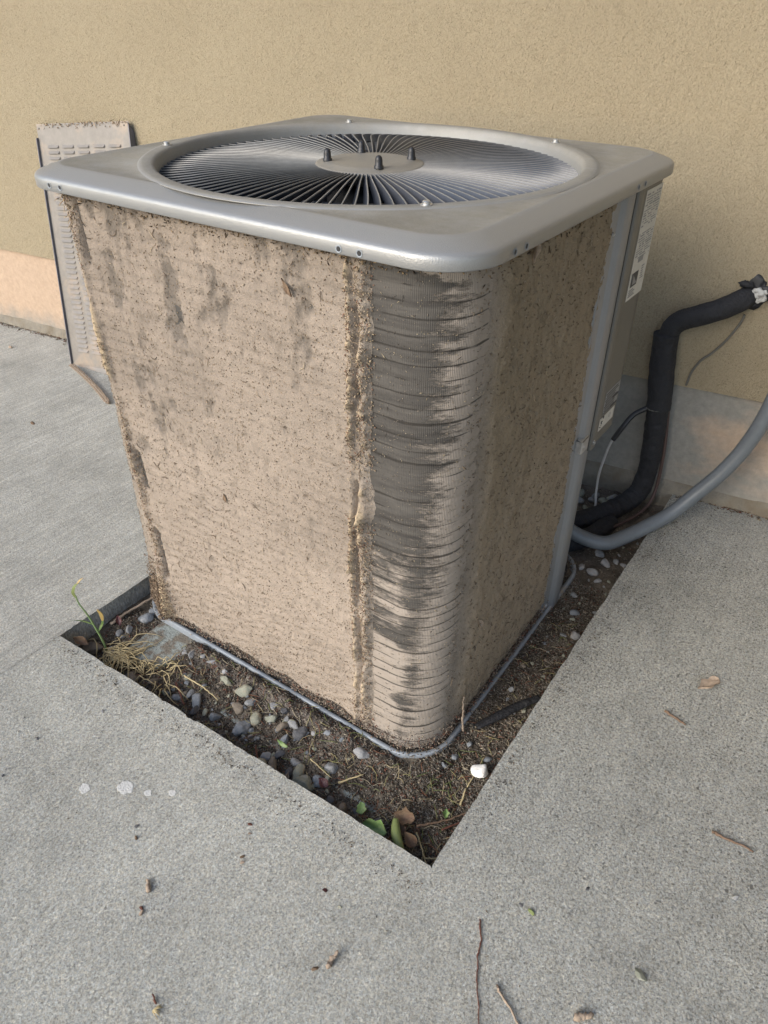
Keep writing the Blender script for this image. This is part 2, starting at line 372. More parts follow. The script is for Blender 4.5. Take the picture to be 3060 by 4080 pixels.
# ------------------------------------------------------------------ the ground
ZC = .04
WN = Vector((.992, .126, 0)).normalized(); WD = 1.2236                    # wall plane WN.p = WD
def wallx(y, off=0): return (WD-off-WN.y*y)/WN.x
pitA, pitB, pitD = (-.187, .900), (-.164, -.103), (1.14, -.091)
def jag(p, q, seed, n=110, amp=.0050):
    out = []
    for i in range(n):
        t = i/n; x = p[0]+(q[0]-p[0])*t; y = p[1]+(q[1]-p[1])*t
        d = float(fbm(np.array(t*26.), np.array(seed*3.3), seed, 5, .7)); d = (d if d > -.25 else d*2.2)*amp*(1 if i else 0); d = -abs(d)*.7 if d < 0 else d*.5
        L = math.hypot(q[0]-p[0], q[1]-p[1]); out.append((x-(q[1]-p[1])/L*d, y+(q[0]-p[0])/L*d))
    return out
def slab(name, poly, pitedge, mat, z=ZC):
    """poly: CCW outline; pitedge[i] true where segment i -> i+1 borders the pit (gets a worn, rounded arris and a side)"""
    n = len(poly); inset = []
    for i in range(n):
        p0, p1, p2 = poly[i-1], poly[i], poly[(i+1) % n]
        d = Vector((0, 0))
        for e, (a, b) in ((pitedge[i-1], (p0, p1)), (pitedge[i], (p1, p2))):
            if e:
                t = Vector((b[0]-a[0], b[1]-a[1])).normalized(); d += Vector((-t.y, t.x))
        if d.length: d = d.normalized()
        inset.append(d)
    mb = MB(); rings = [(.0075, z), (.003, z-.0012), (.0006, z-.0045), (0, z-.010), (0, z-.12)]
    vs = [(poly[i][0]+inset[i].x*k, poly[i][1]+inset[i].y*k, zz) for k, zz in rings for i in range(n)]
    top = [Vector(v) for v in vs[:n]]
    fs = [t[::-1] if (top[t[1]]-top[t[0]]).cross(top[t[2]]-top[t[0]]).z < 0 else t for t in tessellate_polygon([top])]
    for r in range(len(rings)-1):
        for i in range(n):
            j = (i+1) % n; fs.append((r*n+i, (r+1)*n+i, (r+1)*n+j, r*n+j))
    mb.add(vs, fs); o = mb.build(name, mat, None, True); o.data.set_sharp_from_angle(angle=R(50)); return tag(o, kind='structure')
# front slab (camera side), rear slab (left, beyond the joint), right slab
wl = lambda y: wallx(y)+.02
eAB = jag(pitA, pitB, 1); eBD = jag(pitB, pitD, 2); eCA = jag((wl(.90), .892), pitA, 3)
J = 1.2
front = eAB+eBD+[pitD, (wl(-.088), -.088), (wl(-8), -8), (-8, -8), (-8, .903), (-.30, .8985)]
slab('front_concrete_slab', front, [True]*(len(eAB)+len(eBD)+1)+[False]*5, MT['slab_front'])
rear = eCA+[pitA, (-.30, .9025), (-8, .907), (-8, 9), (wl(9), 9)]
slab('rear_concrete_slab', rear, [True]*(len(eCA)+1)+[False]*4, MT['slab_rear'], ZC+.0008)
g = MB(); g.add([(-60, -60, -.10), (60, -60, -.10), (60, 60, -.10), (-60, 60, -.10)], [(0, 1, 2, 3)], (.12, .1, .07))
tag(g.build('ground', MT['soil'], None, False, attr=True), kind='structure')

# soil in the pit
def soil_h(x, y):
    h = -.017+.007*fbm(x*9, y*9, 5, 3)+.005*fbm(x*45, y*45, 9, 4, .6)
    h = h+.013*sst(-.115, -.06, x)*sst(.70, .60, y)*sst(-.02, .03, y)               # banked over the pad
    h = h-.012*sst(.72, .80, y)*sst(-.02, -.10, x)
    h = h-.016*np.exp(-(((x+.05)/.075)**2+((y-.735)/.055)**2)**2)                      # pad corner showing
    h = h+.018*np.exp(-((x+.005)/.02)**2)*sst(.70, .62, y)*sst(.05, .12, y)*(.4+.6*vn(x*30, y*30, 3))  # crumbs beside the rim
    h = h+.006*sst(.0, -.06, y)*sst(.0, .1, x)
    return h
xs = np.arange(-.205, 1.26, .0035); ys = np.arange(-.115, .93, .0035); X, Y = np.meshgrid(xs, ys, indexing='ij')
H = soil_h(X, Y)+.0022*fbm(X*260, Y*260, 21, 2)
cA = np.array([.10, .084, .067]); cB = np.array([.23, .195, .155]); cS = np.array([.30, .255, .19])
k = np.clip(.5+.9*fbm(X*26, Y*26, 31, 4), 0, 1)[..., None]; Cc = cA*(1-k)+cB*k
sand = np.exp(-(((X+.025)/.06)**2+((Y-.038)/.045)**2))*(.55+.9*vn(X*55, Y*55, 8)); sand = np.clip(sand, 0, 1)[..., None]; Cc = Cc*(1-sand)+cS*sand
gr = (sst(-.06, -.01, X)*sst(.05, -.005, X)*sst(.75, .6, Y)*sst(.1, .2, Y)*.75)[..., None]; Cc = Cc*(1-gr)+np.array([.22, .19, .165])*gr
tag(link('soil', grid_me('soil', np.stack([X, Y, H], -1), Cc), MT['soil']), kind='structure')
# crumbs, needles, seed husks lying on the soil
def soil_pts(n, x0, x1, y0, y1):
    p = np.stack([RNG.uniform(x0, x1, n), RNG.uniform(y0, y1, n)], 1)
    return p
pts = np.concatenate([soil_pts(15000, -.18, .02, -.10, .88), soil_pts(9000, 0, .75, -.09, .05), soil_pts(2500, .7, 1.2, -.085, .5), soil_pts(2600, -.16, .10, -.10, .06)])
keep = ~((pts[:, 0] > -.09) & (pts[:, 0] < -.0) & (pts[:, 1] > .70) & (pts[:, 1] < .78) & (RNG.random(len(pts)) < .35))
pts = pts[keep]; n = len(pts)
hz = soil_h(pts[:, 0], pts[:, 1])+RNG.uniform(0, .003, n)
cols = pick([(.14, .118, .09), (.24, .20, .155), (.36, .31, .23), (.19, .085, .058), (.11, .09, .07), (.30, .27, .235), (.20, .175, .14), (.06, .05, .042), (.10, .085, .068), (.24, .215, .18)], n)
me = chips_me('leaf_litter', np.c_[pts, hz], RNG.gamma(3, .0021, n)+.002, RNG.uniform(.0012, .0042, n), RNG.uniform(.0006, .0018, n), cols, np.tile([0, 0, 1.], (n, 1)), .8)
tag(link('leaf_litter', me, MT['litter'], None, False), 'brown crumbs of leaf litter and seed husks covering the soil in the pit', 'leaf litter', kind='stuff')
# fine pine-needle like threads
mb = MB()
for i in range(420):
    x = random.uniform(-.165, .03); y = random.uniform(-.09, .72)
    if i > 330: x, y = random.uniform(.0, .6), random.uniform(-.085, .01)
    a = random.uniform(0, 6.28); L = random.uniform(.012, .04); cv = random.uniform(-.8, .8); p = []
    for t in (0, .33, .66, 1):
        xx = x+math.cos(a+cv*t)*L*t; yy = y+math.sin(a+cv*t)*L*t
        if xx < -.172 or yy < -.095: break
        p.append((xx, yy, float(soil_h(np.array(xx), np.array(yy)))+.004+.003*math.sin(3.1*t)))
    if len(p) > 2: mb.tube(p, [.0006, .0007, .0006, .0004][:len(p)], 4, random.choice([(.30, .27, .13), (.42, .34, .2), (.16, .19, .07), (.22, .10, .06), (.36, .31, .22)]))
tag(mb.build('needle_litter', MT['litter'], None, True, attr=True), 'thin dry needles and threads strewn over the soil', 'needles', kind='stuff')

# equipment pad under the unit
mb = MB(); pm = [(-.105, .0), (.80, .0), (.80, .792), (-.100, .792)]
mb.add([(x, y, -.1) for x, y in pm]+[(x, y, -.021) for x, y in pm]+[(x+(.006 if x < 0 else -.006), y+(.006 if y < .1 else -.006), -.014) for x, y in pm],
       [(i, (i+1) % 4, 4+(i+1) % 4, 4+i) for i in range(4)]+[(4+i, 4+(i+1) % 4, 8+(i+1) % 4, 8+i) for i in range(4)]+[(8, 9, 10, 11)])
tag(mb.build('equipment_pad', MT['pad'], None, False, (.35, .4, -.1)), 'pitted pale grey-green pad whose corner shows below the left corner of the air conditioner', 'concrete pad')

# ------------------------------------------------------------------ the house wall
wall = empty('house_wall', (wallx(0), 0, 0), 'tan stucco house wall with a smooth plaster band along its foot', 'wall')
wo = wall.location.copy(); T = Vector((-WN.y, WN.x, 0))
def wpt(s, off, z): return Vector((WN.x*WD, WN.y*WD, 0))+T*s-WN*off+Vector((0, 0, z))
def wslab(name, s0, s1, o0, o1, z0, z1, mat, parent, smooth=False):
    m_ = MB(); M = Matrix(((T.x, -WN.x, 0, WN.x*WD), (T.y, -WN.y, 0, WN.y*WD), (0, 0, 1, 0), (0, 0, 0, 1)))
    m_.box((s0, o0, z0), (s1, o1, z1), M=M); return m_.build(name, mat, parent, smooth, wo)
wslab('upper_stucco', -7, 9, -.20, .013, .378, 3.2, MT['stucco'], wall)
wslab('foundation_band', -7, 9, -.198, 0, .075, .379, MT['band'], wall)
# rough footing ledge: a bumpy strip below the band
ss = np.arange(-3.5, 6, .012); us = np.linspace(0, 1, 12); SS, UU = np.meshgrid(ss, us, indexing='ij')
off = .0+.018*sst(.0, .25, UU)+.006*fbm(SS*14, UU*3, 4, 4)+.012*sst(.6, 1, UU); zz = .088-.20*UU+.006*fbm(SS*10, UU*2, 14, 3)
off[:, 0] = -.01
P = np.stack([WN.x*WD+T.x*SS-WN.x*off-wo.x, WN.y*WD+T.y*SS-WN.y*off-wo.y, zz], -1)
link('footing_ledge', grid_me('footing_ledge', P, flip=True), MT['footing'], wall)
# added to shade the right side: roof slab and wall, both out of frame
pr = MB(); pr.box((RX0, RY0, RZ), (1.235, RY1, RZ+.16)); tag(pr.build('added_shade_roof', MT['stucco'], None, False, (1.2, 0, RZ)), 'tan roof slab added out of frame to shade the right side', 'roof')
ew = MB(); ew.box((EX0, EY-.2, -.02), (wallx(EY)+.02, EY, RZ-.003)); tag(ew.build('added_shade_wall', MT['stucco'], None, False, (1.2, EY, 0)), 'tan stucco wall added out of frame on the right to block light', 'wall')
# crumbs where slab meets wall
n = 2600; s_ = RNG.uniform(-.9, 3.2, n); o_ = .012+np.abs(RNG.normal(0, .016, n)); o_ = o_*np.where(s_ > .95, 1, .8)
P = np.stack([WN.x*WD+T.x*s_-WN.x*o_, WN.y*WD+T.y*s_-WN.y*o_, np.full(n, ZC+.003)], 1); P = P[(P[:, 1] < -.09) | (P[:, 1] > .9)]; n = len(P)
me = chips_me('wall_foot_debris', P, RNG.gamma(2, .004, n)+.003, RNG.uniform(.002, .006, n), RNG.uniform(.001, .003, n), pick([(.12, .09, .06), (.22, .17, .12), (.16, .07, .05), (.33, .28, .2)], n), np.tile([0, 0, 1.], (n, 1)), .7)
tag(link('wall_foot_debris', me, MT['litter'], None, False), 'dark crumbs of dirt gathered along the foot of the wall', 'debris', kind='stuff')

# ------------------------------------------------------------------ the air conditioner
DX, DY = .8597, .900; ZB, ZT = .985, 1.011
AC = empty('air_conditioner', (DX/2, DY/2, -.012), 'square outdoor air conditioner clogged with tan lint, grey top cover and round fan grille', 'air conditioner')
ao = AC.location.copy()
CXA, CYA = .430, .450
def rrect(th, inset, rad):
    """point of the rounded rectangle outline seen from its centre at angle th"""
    hx, hy = DX/2-inset, DY/2-inset; c, s = math.cos(th), math.sin(th); r = rad
    t = min(hx/abs(c) if abs(c) > 1e-9 else 9, hy/abs(s) if abs(s) > 1e-9 else 9)
    x, y = abs(c)*t, abs(s)*t
    if x > hx-r and y > hy-r:
        cx, cy = hx-r, hy-r; b = -(abs(c)*cx+abs(s)*cy); cc = cx*cx+cy*cy-r*r; t = -b+math.sqrt(max(b*b-cc, 0)); x, y = abs(c)*t, abs(s)*t
    return math.copysign(x, c)+DX/2, math.copysign(y, s)+DY/2
# top cover as one swept sheet
NT = 900; th = [2*math.pi*i/NT for i in range(NT)]
rings = []
for r, z, d in ((.372, .955, .1), (.375, .985, .2), (.3765, 1.001, .4), (.3785, 1.0085, .6), (.3815, 1.0122, .75), (.386, 1.0136, .8), (.399, 1.0140, .85), (.4045, 1.0132, .5), (.4065, 1.0118, .2), (.4085, 1.0108, .9)):
    rings.append(([(CXA+r*math.cos(t), CYA+r*math.sin(t)) for t in th], z, d))
flat = [rrect(t, .048, .058) for t in th]
for kk in (.5,):
    c_ = [(CXA+.4085*math.cos(t), CYA+.4085*math.sin(t)) for t in th]
    rings.append(([((1-kk)*a[0]+kk*b[0], (1-kk)*a[1]+kk*b[1]) for a, b in zip(c_, flat)], 1.0104, 1))
for ins, rad, z, d in ((.048, .058, 1.0108, 1), (.043, .061, 1.0116, .9), (.039, .064, 1.0112, .3), (.034, .068, 1.0098, .05), (.0215, .077, 1.0058, 0), (.0085, .087, 1.0010, 0), (.0035, .091, .9988, 0), (.0008, .0928, .9958, 0), (0, .093, .9925, 0), (0, .093, .9800, 0), (.0008, .092, .9786, 0), (.003, .090, .9782, 0), (.012, .083, .9786, 0), (.014, .08, .986, 0)):
    rings.append(([rrect(t, ins, rad) for t in th], z, d))
P = np.array([[(x-ao.x, y-ao.y, z-ao.z) for x, y in rg[0]]+[(rg[0][0][0]-ao.x, rg[0][0][1]-ao.y, z-ao.z)] for rg in rings for z in (rg[1],)])
Cc = np.array([[(rg[2],)*3]*(NT+1) for rg in rings])
cover = link('top_cover', grid_me('top_cover', P, Cc, flip=True), MT['cover'], AC)
def mbp(): return MB()
# screws and holes on the cover
def screw(c, axis, r=.006, par=cover, h=.004):
    m_ = MB(); m_.lathe(c, [(r*1.5, 0), (r*1.5, .0012), (r, .0014), (r, h*.8), (r*.75, h)], 12, axis); m_.build('screw', MT['zinc'], par, 'auto', ao)
for x, y in ((.262, .838), (.760, .750), (.800, .205), (.212, .215)): 
    a = math.atan2(y-CYA, x-CXA); screw((CXA+.394*math.cos(a), CYA+.394*math.sin(a), 1.0138), None, .0058, cover, .006)
for c, ax in (((0, .796, .988), (-1, 0, 0)), ((0, .768, .988), (-1, 0, 0)), ((0, .191, .9855), (-1, 0, 0)), ((0, .158, .9855), (-1, 0, 0)),
              ((.153, 0, .9865), (0, -1, 0)), ((.120, 0, .9865), (0, -1, 0)), ((.587, 0, .9875), (0, -1, 0)), ((.620, 0, .9875), (0, -1, 0))):
    m_ = MB(); m_.lathe(Vector(c)+Vector(ax)*.0003, [(.0032, -.006), (.0033, .0002), (.0046, .0009), (.0052, .0004)], 16, ax)
    m_.f.pop()
    m_.build('screw_hole', MT['galv'], cover, True, ao)
    m_ = MB(); m_.lathe(Vector(c)+Vector(ax)*.0006, [(.0033, -.0003), (.0033, 0)], 16, ax); m_.build('hole_shadow_gap', MT['black'], cover, False, ao)
# grille of radial vanes
g = MB(); NV = 104
for k in range(NV):
    a0 = 2*math.pi*(k+.35)/NV; L = []
    ns = 12
    for i in range(ns):
        t = i/(ns-1); r = .088+(.3795-.088)*t; a = a0+.05*math.sin(t*2.2)-(.055*max(0, t-.86)/.14)**1
        wv = .0050+.0125*t**.8; tilt = R(58); tw = Vector((-math.sin(a), math.cos(a), 0)); rad = Vector((math.cos(a), math.sin(a), 0))
        c = Vector((CXA, CYA, 0))+rad*r; c.z = .9985+.0035*math.sin(math.pi*min(1, t*1.05))-.006*t**6
        wdir = tw*math.cos(tilt)+Vector((0, 0, math.sin(tilt))); nr = rad.cross(wdir).normalized()
        top = c; mid = c-wdir*wv*.5-nr*wv*.10; bot = c-wdir*wv
        th_ = .0009+.0003*t
        ub = c-wdir*.0014
        L.append([top+nr*th_*1.15-wdir*.0005, top+wdir*.0006, top-nr*th_*1.15-wdir*.0005, ub-nr*th_, mid-nr*th_, bot-nr*th_, bot+nr*th_, mid+nr*th_, ub+nr*th_])
    m_ = len(L[0]); vs = [p for q in L for p in q]; o_ = len(g.v)
    fs = [(i*m_+j, i*m_+(j+1) % m_, (i+1)*m_+(j+1) % m_, (i+1)*m_+j) for i in range(ns-1) for j in range(m_)]
    fs += [tuple(range(m_-1, -1, -1)), tuple((ns-1)*m_+j for j in range(m_))]
    g.add(vs, fs)
    dk = random.uniform(.9, 1.1)
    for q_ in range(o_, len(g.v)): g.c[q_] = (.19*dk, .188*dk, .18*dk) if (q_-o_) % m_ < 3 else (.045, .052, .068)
for rr_, z_ in ((.378, .984), (.24, .979)):
    g.tube([(CXA+rr_*math.cos(t), CYA+rr_*math.sin(t), z_) for t in th[::9]]+[(CXA+rr_, CYA, z_)], .0035, 6, (.1, .1, .11), cap=False)
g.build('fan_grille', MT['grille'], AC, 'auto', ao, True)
h = MB(); h.lathe((CXA, CYA, 0), [(.070, .975), (.096, .978), (.1015, .990), (.1015, .9965), (.0995, .9992), (.094, 1.0005), (.085, 1.0015), (.081, 1.0035), (.074, 1.0045), (.05, 1.0035), (.02, 1.003), (.002, 1.003)], 64)
hub = h.build('hub_plate', MT['hub'], AC, True, ao)
for dx, dy in ((-.056, .061), (.056, .061), (.056, -.061), (-.056, -.061)):
    m_ = MB(); m_.lathe((CXA+dx*.93, CYA+dy*.93, 1.0035), [(.0085, 0), (.0085, .004), (.0070, .0055), (.0066, .013), (.0058, .0175), (.0035, .0205), (.001, .0215)], 16)
    m_.build('nut_cap', MT['rubber'], hub, True, ao)
# shroud, motor, blades below the grille
m_ = MB(); m_.lathe((CXA, CYA, 0), [(.3745, .984), (.3745, .60), (.001, .598)], 64); m_.f.pop(); m_.build('fan_shroud', MT['black'], AC, True, ao)
m_ = MB(); m_.lathe((CXA, CYA, 0), [(.075, .78), (.08, .80), (.08, .955), (.06, .972), (.001, .974)], 32); m_.build('fan_motor', MT['black'], AC, True, ao)
m_ = MB()
for k in range(3):
    a = k*2.094+.4; q = []
    for i in range(9):
        r = .08+.27*i/8; wd = .9-.35*i/8
        for j in range(5):
            b = a+wd*(j/4-.5); q.append((CXA+r*math.cos(b), CYA+r*math.sin(b), .86+.07*(j/4-.5)))
    m_.add(q, [(i*5+j, i*5+j+1, (i+1)*5+j+1, (i+1)*5+j) for i in range(8) for j in range(4)])
m_.build('fan_blades', MT['black'], AC, True, ao)

# body path: u runs along the right face, round the near corner, along the left face, round the left corner and on
IN = .038; RC = .085; XP = .575
xa, ya, xb, yb = IN, IN, DX-IN, DY-IN
segs = [('l', (XP, ya), (xa+RC, ya)), ('a', (xa+RC, ya+RC), 270, 180), ('l', (xa, ya+RC), (xa, yb-RC)), ('a', (xa+RC, yb-RC), 180, 90)]
def path(u):
    u = np.asarray(u, float); px = np.zeros_like(u); py = np.zeros_like(u); nx = np.zeros_like(u); ny = np.zeros_like(u); s = 0
    for sg in segs:
        if sg[0] == 'l':
            a, b = np.array(sg[1]), np.array(sg[2]); L = np.linalg.norm(b-a); d = (b-a)/L; m = (u >= s-1e-9) & (u <= s+L+1e-9)
            px[m] = a[0]+d[0]*(u[m]-s); py[m] = a[1]+d[1]*(u[m]-s); nx[m] = d[1]*1.0; ny[m] = -d[0]*1.0
            if (a[0]-.4)*d[1]+(a[1]-.4)*-d[0] < 0: nx[m] *= -1; ny[m] *= -1
        else:
            L = RC*math.pi/2; m = (u >= s-1e-9) & (u <= s+L+1e-9); an = np.radians(sg[2]+(sg[3]-sg[2])*(u[m]-s)/L)
            px[m] = sg[1][0]+RC*np.cos(an); py[m] = sg[1][1]+RC*np.sin(an); nx[m] = np.cos(an); ny[m] = np.sin(an)
        s += L
    m = u > s
    px[m] = xa+RC+(u[m]-s); py[m] = yb; nx[m] = 0; ny[m] = 1
    return px, py, nx, ny
U0 = 0; U1 = XP-xa-RC; U2 = U1+RC*math.pi/2; U3 = U2+(yb-ya-2*RC); U4 = U3+RC*math.pi/2; UE = U4+.62
uu = np.concatenate([np.arange(0, U4+.02, .0026), np.arange(U4+.03, UE, .03)]); zz = np.arange(.004, .984, .0028)
UU, ZZ = np.meshgrid(uu, zz, indexing='ij'); PX, PY, NX, NY = path(UU)
# tube rows make soft horizontal ribs in the fins
amp = .0006*(.35+.9*vn(UU*7, ZZ*38, 2))*np.where((UU > U1-.10) & (UU < U2+.06), 1, .55)
zph = ZZ+.0040*fbm(UU*6, ZZ*5, 77, 2)+.0035*fbm(UU*9, ZZ*40, 78, 3)
rib = np.abs(np.sin(np.pi*zph/.0225))**.38
cr = amp*(rib-.6)*2+.0007*fbm(UU*40, ZZ*160, 12, 3)
def offs(t): return np.stack([PX+NX*t-ao.x, PY+NY*t-ao.y, ZZ-ao.z], -1)
# lint: thickness over the coil, negative where the bare fins show
lc0 = U2-ya-RC+.748+.055*ZZ; far0 = sst(.02, .05, UU-lc0+.01); d2 = UU-U2                                   # distance past the near corner along the left face
left = sst(.036, .062, d2+.012*fbm(ZZ*14, UU*3, 41, 4)+.012*fbm(ZZ*70, UU*50, 42, 4, .65))       # 1 on the left face
rightf = sst(-.005, -.06, UU-U1+.02*fbm(ZZ*9, UU*3, 43, 4))    # 1 on the right face
mid = (1-left)*(1-rightf)
base = left*(.0075+.0022*fbm(UU*11, ZZ*11, 51, 4))+rightf*(.0075+.0040*fbm(UU*13, ZZ*9, 52, 4)+.0030*fbm(UU*45, ZZ*30, 53, 4, .6))
arc = np.clip((U2-UU)/(U2-U1), 0, 1)                          # 0 at left-face end .. 1 at right-face end of the corner
fa = .47+1.0*(arc-.40)+.16*fbm(ZZ*5, UU*3, 71, 3)+.42*fbm(UU*16, ZZ*95, 61, 5, .75)+.20*sst(.50, .1, ZZ)-.10*sst(.5, .95, ZZ)
fa = fa+.8*sst(.30, .0, arc+.35*fbm(ZZ*16, UU*5, 66, 4))*sst(.62, .1, ZZ+.2*fbm(ZZ*7, 0*ZZ, 68, 2))+.9*sst(.955, .985, ZZ+.03*fbm(UU*24, ZZ*3, 9, 3))
fa = np.clip(fa*sst(.0, .02, mid)+(1-sst(.0, .02, mid))*(np.where(UU > U2, .30, .50)+.25*fbm(UU*20, ZZ*60, 69, 4)), 0, 1.3)
fa = fa-.25*far0
valley = np.clip(rib, 0, 1)*.999; depth = np.clip(.5+.5*(rib-.52)/.16+1.0*(.40-vn(UU*9, ZZ*43, 91))+.25*fbm(UU*40, ZZ*200, 92, 3), 0, 1)
depth = np.where((UU > U1-.12) & (UU < U2+.08), depth, .8)
FC = np.stack([np.clip(fa, 0, 1), np.clip(depth, 0, 1), 0*UU], -1)
film = .0016*(np.clip(fa, 0, 1.3)-1.12)*2+.0010*fbm(UU*60, ZZ*160, 63, 4, .7)
base = base+mid*film
# tan vertical ridges where the fin guard ran
def ridge(uc, wd, h, seed, lo=0.0):
    c = uc+.006*fbm(ZZ*8, 0*ZZ, seed, 3); hh = h*np.clip(lo+1.1*vn(ZZ*18, 0*ZZ+3, seed+1)*.7+.6*vn(ZZ*60, UU*60, seed+2), 0, 2)
    return hh*np.exp(-((UU-c)/wd)**2)
yr = U2-ya-RC
clump = .55+.9*vn(UU*150, ZZ*120, 151)*vn(UU*70, ZZ*60, 152)*2
base = base+(ridge(yr+.200, .0042, .008, 81, .25)+ridge(yr+.178, .0075, .012, 85, -.10)*sst(.02, .15, ZZ))*clump
gap = np.exp(-((UU-(yr+.1895+.006*fbm(ZZ*8, 0*ZZ, 81, 3)))/.0028)**2)*sst(.45, .55, vn(ZZ*9, 0*ZZ+1, 90)); base = base-.010*gap
lc = yr+.748+.055*ZZ
base = base+ridge(0, .012, .0, 1)+.010*np.exp(-((UU-lc-.004*fbm(ZZ*8, 0*ZZ, 95, 3))/.0075)**2)*np.clip(.15+1.2*vn(ZZ*15, 0*ZZ, 96)-.3+.5*vn(ZZ*60, UU*60, 97), 0, 2)
base = base+.020*np.exp(-((UU-lc-.012)/.022)**2)*sst(.20, .03, ZZ)
far = sst(.02, .05, UU-lc+.01); base = base*(1-.55*far)-far*.002*vn(UU*20, ZZ*50, 98)
gp2 = np.exp(-((UU-lc+.016)/.006)**2)*sst(.58, .7, vn(ZZ*12, 0*ZZ, 99)); base = base-.016*gp2
# worn grey patches high on the left face
wear = sst(.30, .62, ZZ)*left*(1-far)
pat = sst(.10, .50, fbm(UU*17+1.3, ZZ*6.0, 101, 5, .6)+.30*fbm(UU*50, ZZ*50, 102, 3)); base = base-wear*pat*.0056
dimple = sst(.30, .5, fbm(UU*34, ZZ*26, 104, 3)); base = base-.0020*dimple*(left+rightf)
base = base+fbm(UU*110, ZZ*90, 105, 4, .7)*(.0010*left+.0022*rightf)+.0005*(rib-.5)*(left+rightf)
# slanting slump ripples low on the left face
base = base-.0014*(1-rib)*left*vn(UU*6, ZZ*30, 140)
base = base+.0005*np.sin((ZZ*1.0+UU*.42)*2*np.pi/.021+2*fbm(UU*6, ZZ*6, 107, 3))*left*sst(.45, .1, ZZ)
# mat pulls away from the base pan
base = base+.006*sst(.04, .0, ZZ-.02+.012*fbm(UU*18, 0*ZZ, 111, 4))*left*vn(UU*50, ZZ*40, 5)
base = np.where(UU > U4+.015, -.004, base)
cutb = sst(.0, .008, ZZ-.016-.020*(left+rightf)*np.clip(fbm(UU*14, 0*ZZ, 112, 4)+.2, 0, 1)); base = base*cutb-.004*(1-cutb)
dark = np.clip(fbm(UU*60, ZZ*45, 120, 4, .7)*1.1, 0, 1)[..., None]
ct = np.array([.40, .335, .275]); cm = np.array([.33, .275, .225]); cg = np.array([.33, .285, .238]); cr_ = np.array([.35, .285, .21])
k1 = np.clip(.5+.8*fbm(UU*7, ZZ*6, 121, 4), 0, 1)[..., None]
k3 = sst(.75, .25, ZZ)[..., None]
Lc = (ct*(1-k1)+cm*k1)*(1-.10*(1-k3)); gp = (wear*np.clip(pat+.25*sst(.1, .4, fbm(UU*9, ZZ*14, 131, 4)), 0, 1))[..., None]; Lc = Lc*(1-.75*gp)+np.array([.165, .145, .125])*.70*gp
lines = ((1-rib)*(.35+.65*vn(UU*6, ZZ*30, 140))*sst(-.4, .5, fbm(UU*5, ZZ*5, 141, 3)+.6*(ZZ-.5)))[..., None]; Lc = Lc*(1-.30*lines)
spot = sst(.33, .55, fbm(UU*48, ZZ*36, 143, 4, .6))[..., None]; Lc = Lc*(1-.30*spot)+np.array([.13, .105, .08])*.30*spot
Rc = cr_*(1-.35*k1)+np.array([.22, .175, .125])*.35*k1
spr = sst(.25, .5, fbm(UU*40, ZZ*30, 144, 4, .65))[..., None]
Rc = Rc*(1-.3*(1-k3))+np.array([.23, .185, .11])*.3*(1-k3)
Rc = Rc*(1-.35*spr)+np.array([.09, .07, .05])*.35*spr; Mc = cg*(.85+.2*k1)
hi = sst(.011, .019, base)[..., None]
Cc = Lc*left[..., None]+Rc*rightf[..., None]+Mc*mid[..., None]
Cc = Cc*(1-.45*hi)+np.array([.46, .35, .21])*.45*hi*(left[..., None]*.9+.25)/.7*1.0+0
Cc = Cc*(1-.35*dark*.6); fc = far[..., None]*.5; Cc = Cc*(1-fc)+np.array([.25, .225, .19])*fc
link('coil', grid_me('coil', offs(cr), FC, UV=np.stack([UU, ZZ], -1), flip=False), MT['coil'], AC)
link('lint_layer', grid_me('lint_layer', offs(cr*.6+base), np.clip(Cc, 0, 1)), MT['dust'], AC)
# specks, husks and threads caught in the lint
def surf(u, z, lift):
    px, py, nx, ny = path(u); iu = np.clip(np.searchsorted(uu, u), 0, len(uu)-1); iz = np.clip(np.searchsorted(zz, z), 0, len(zz)-1)
    t = (cr*.6+base)[iu, iz]; t = np.maximum(t, cr[iu, iz])+lift
    return np.stack([px+nx*t-ao.x, py+ny*t-ao.y, z-ao.z], 1), np.stack([nx, ny, 0*nx], 1)
def specks(u, z, lift, L, W, T_, cols, flat=.5):
    P, Nn = surf(u, z, lift); return P, L, W, T_, cols, Nn
parts = []
n = 17000; u = RNG.uniform(U2+.04, U4-.05, n); z = .985*RNG.random(n)**1.15; z = np.clip(z, .02, .98)
parts.append((u, z, RNG.uniform(-.0005, .0016, n), RNG.gamma(2, .0010, n)+.0012, RNG.uniform(.0008, .0026, n), RNG.uniform(.0006, .002, n), pick([(.36, .28, .20), (.33, .25, .18), (.27, .20, .145), (.17, .125, .09), (.42, .34, .25), (.34, .26, .17)], n)))
n = 4800; u = RNG.uniform(0.0, U1+.02, n); z = RNG.uniform(.02, .975, n)
parts.append((u, z, RNG.uniform(-.0005, .002, n), RNG.gamma(2, .0018, n)+.0012, RNG.uniform(.0008, .003, n), RNG.uniform(.0006, .002, n), pick([(.28, .22, .155), (.22, .17, .12), (.14, .105, .075), (.38, .32, .25)], n)))
n = 1500; u = RNG.uniform(U1, U2+.03, n); z = RNG.uniform(.02, .975, n)
parts.append((u, z, RNG.uniform(0, .001, n), RNG.gamma(2, .0016, n)+.001, RNG.uniform(.0006, .0018, n), RNG.uniform(.0004, .0012, n), pick([(.34, .29, .23), (.25, .21, .17), (.12, .10, .08), (.40, .33, .22)], n)))
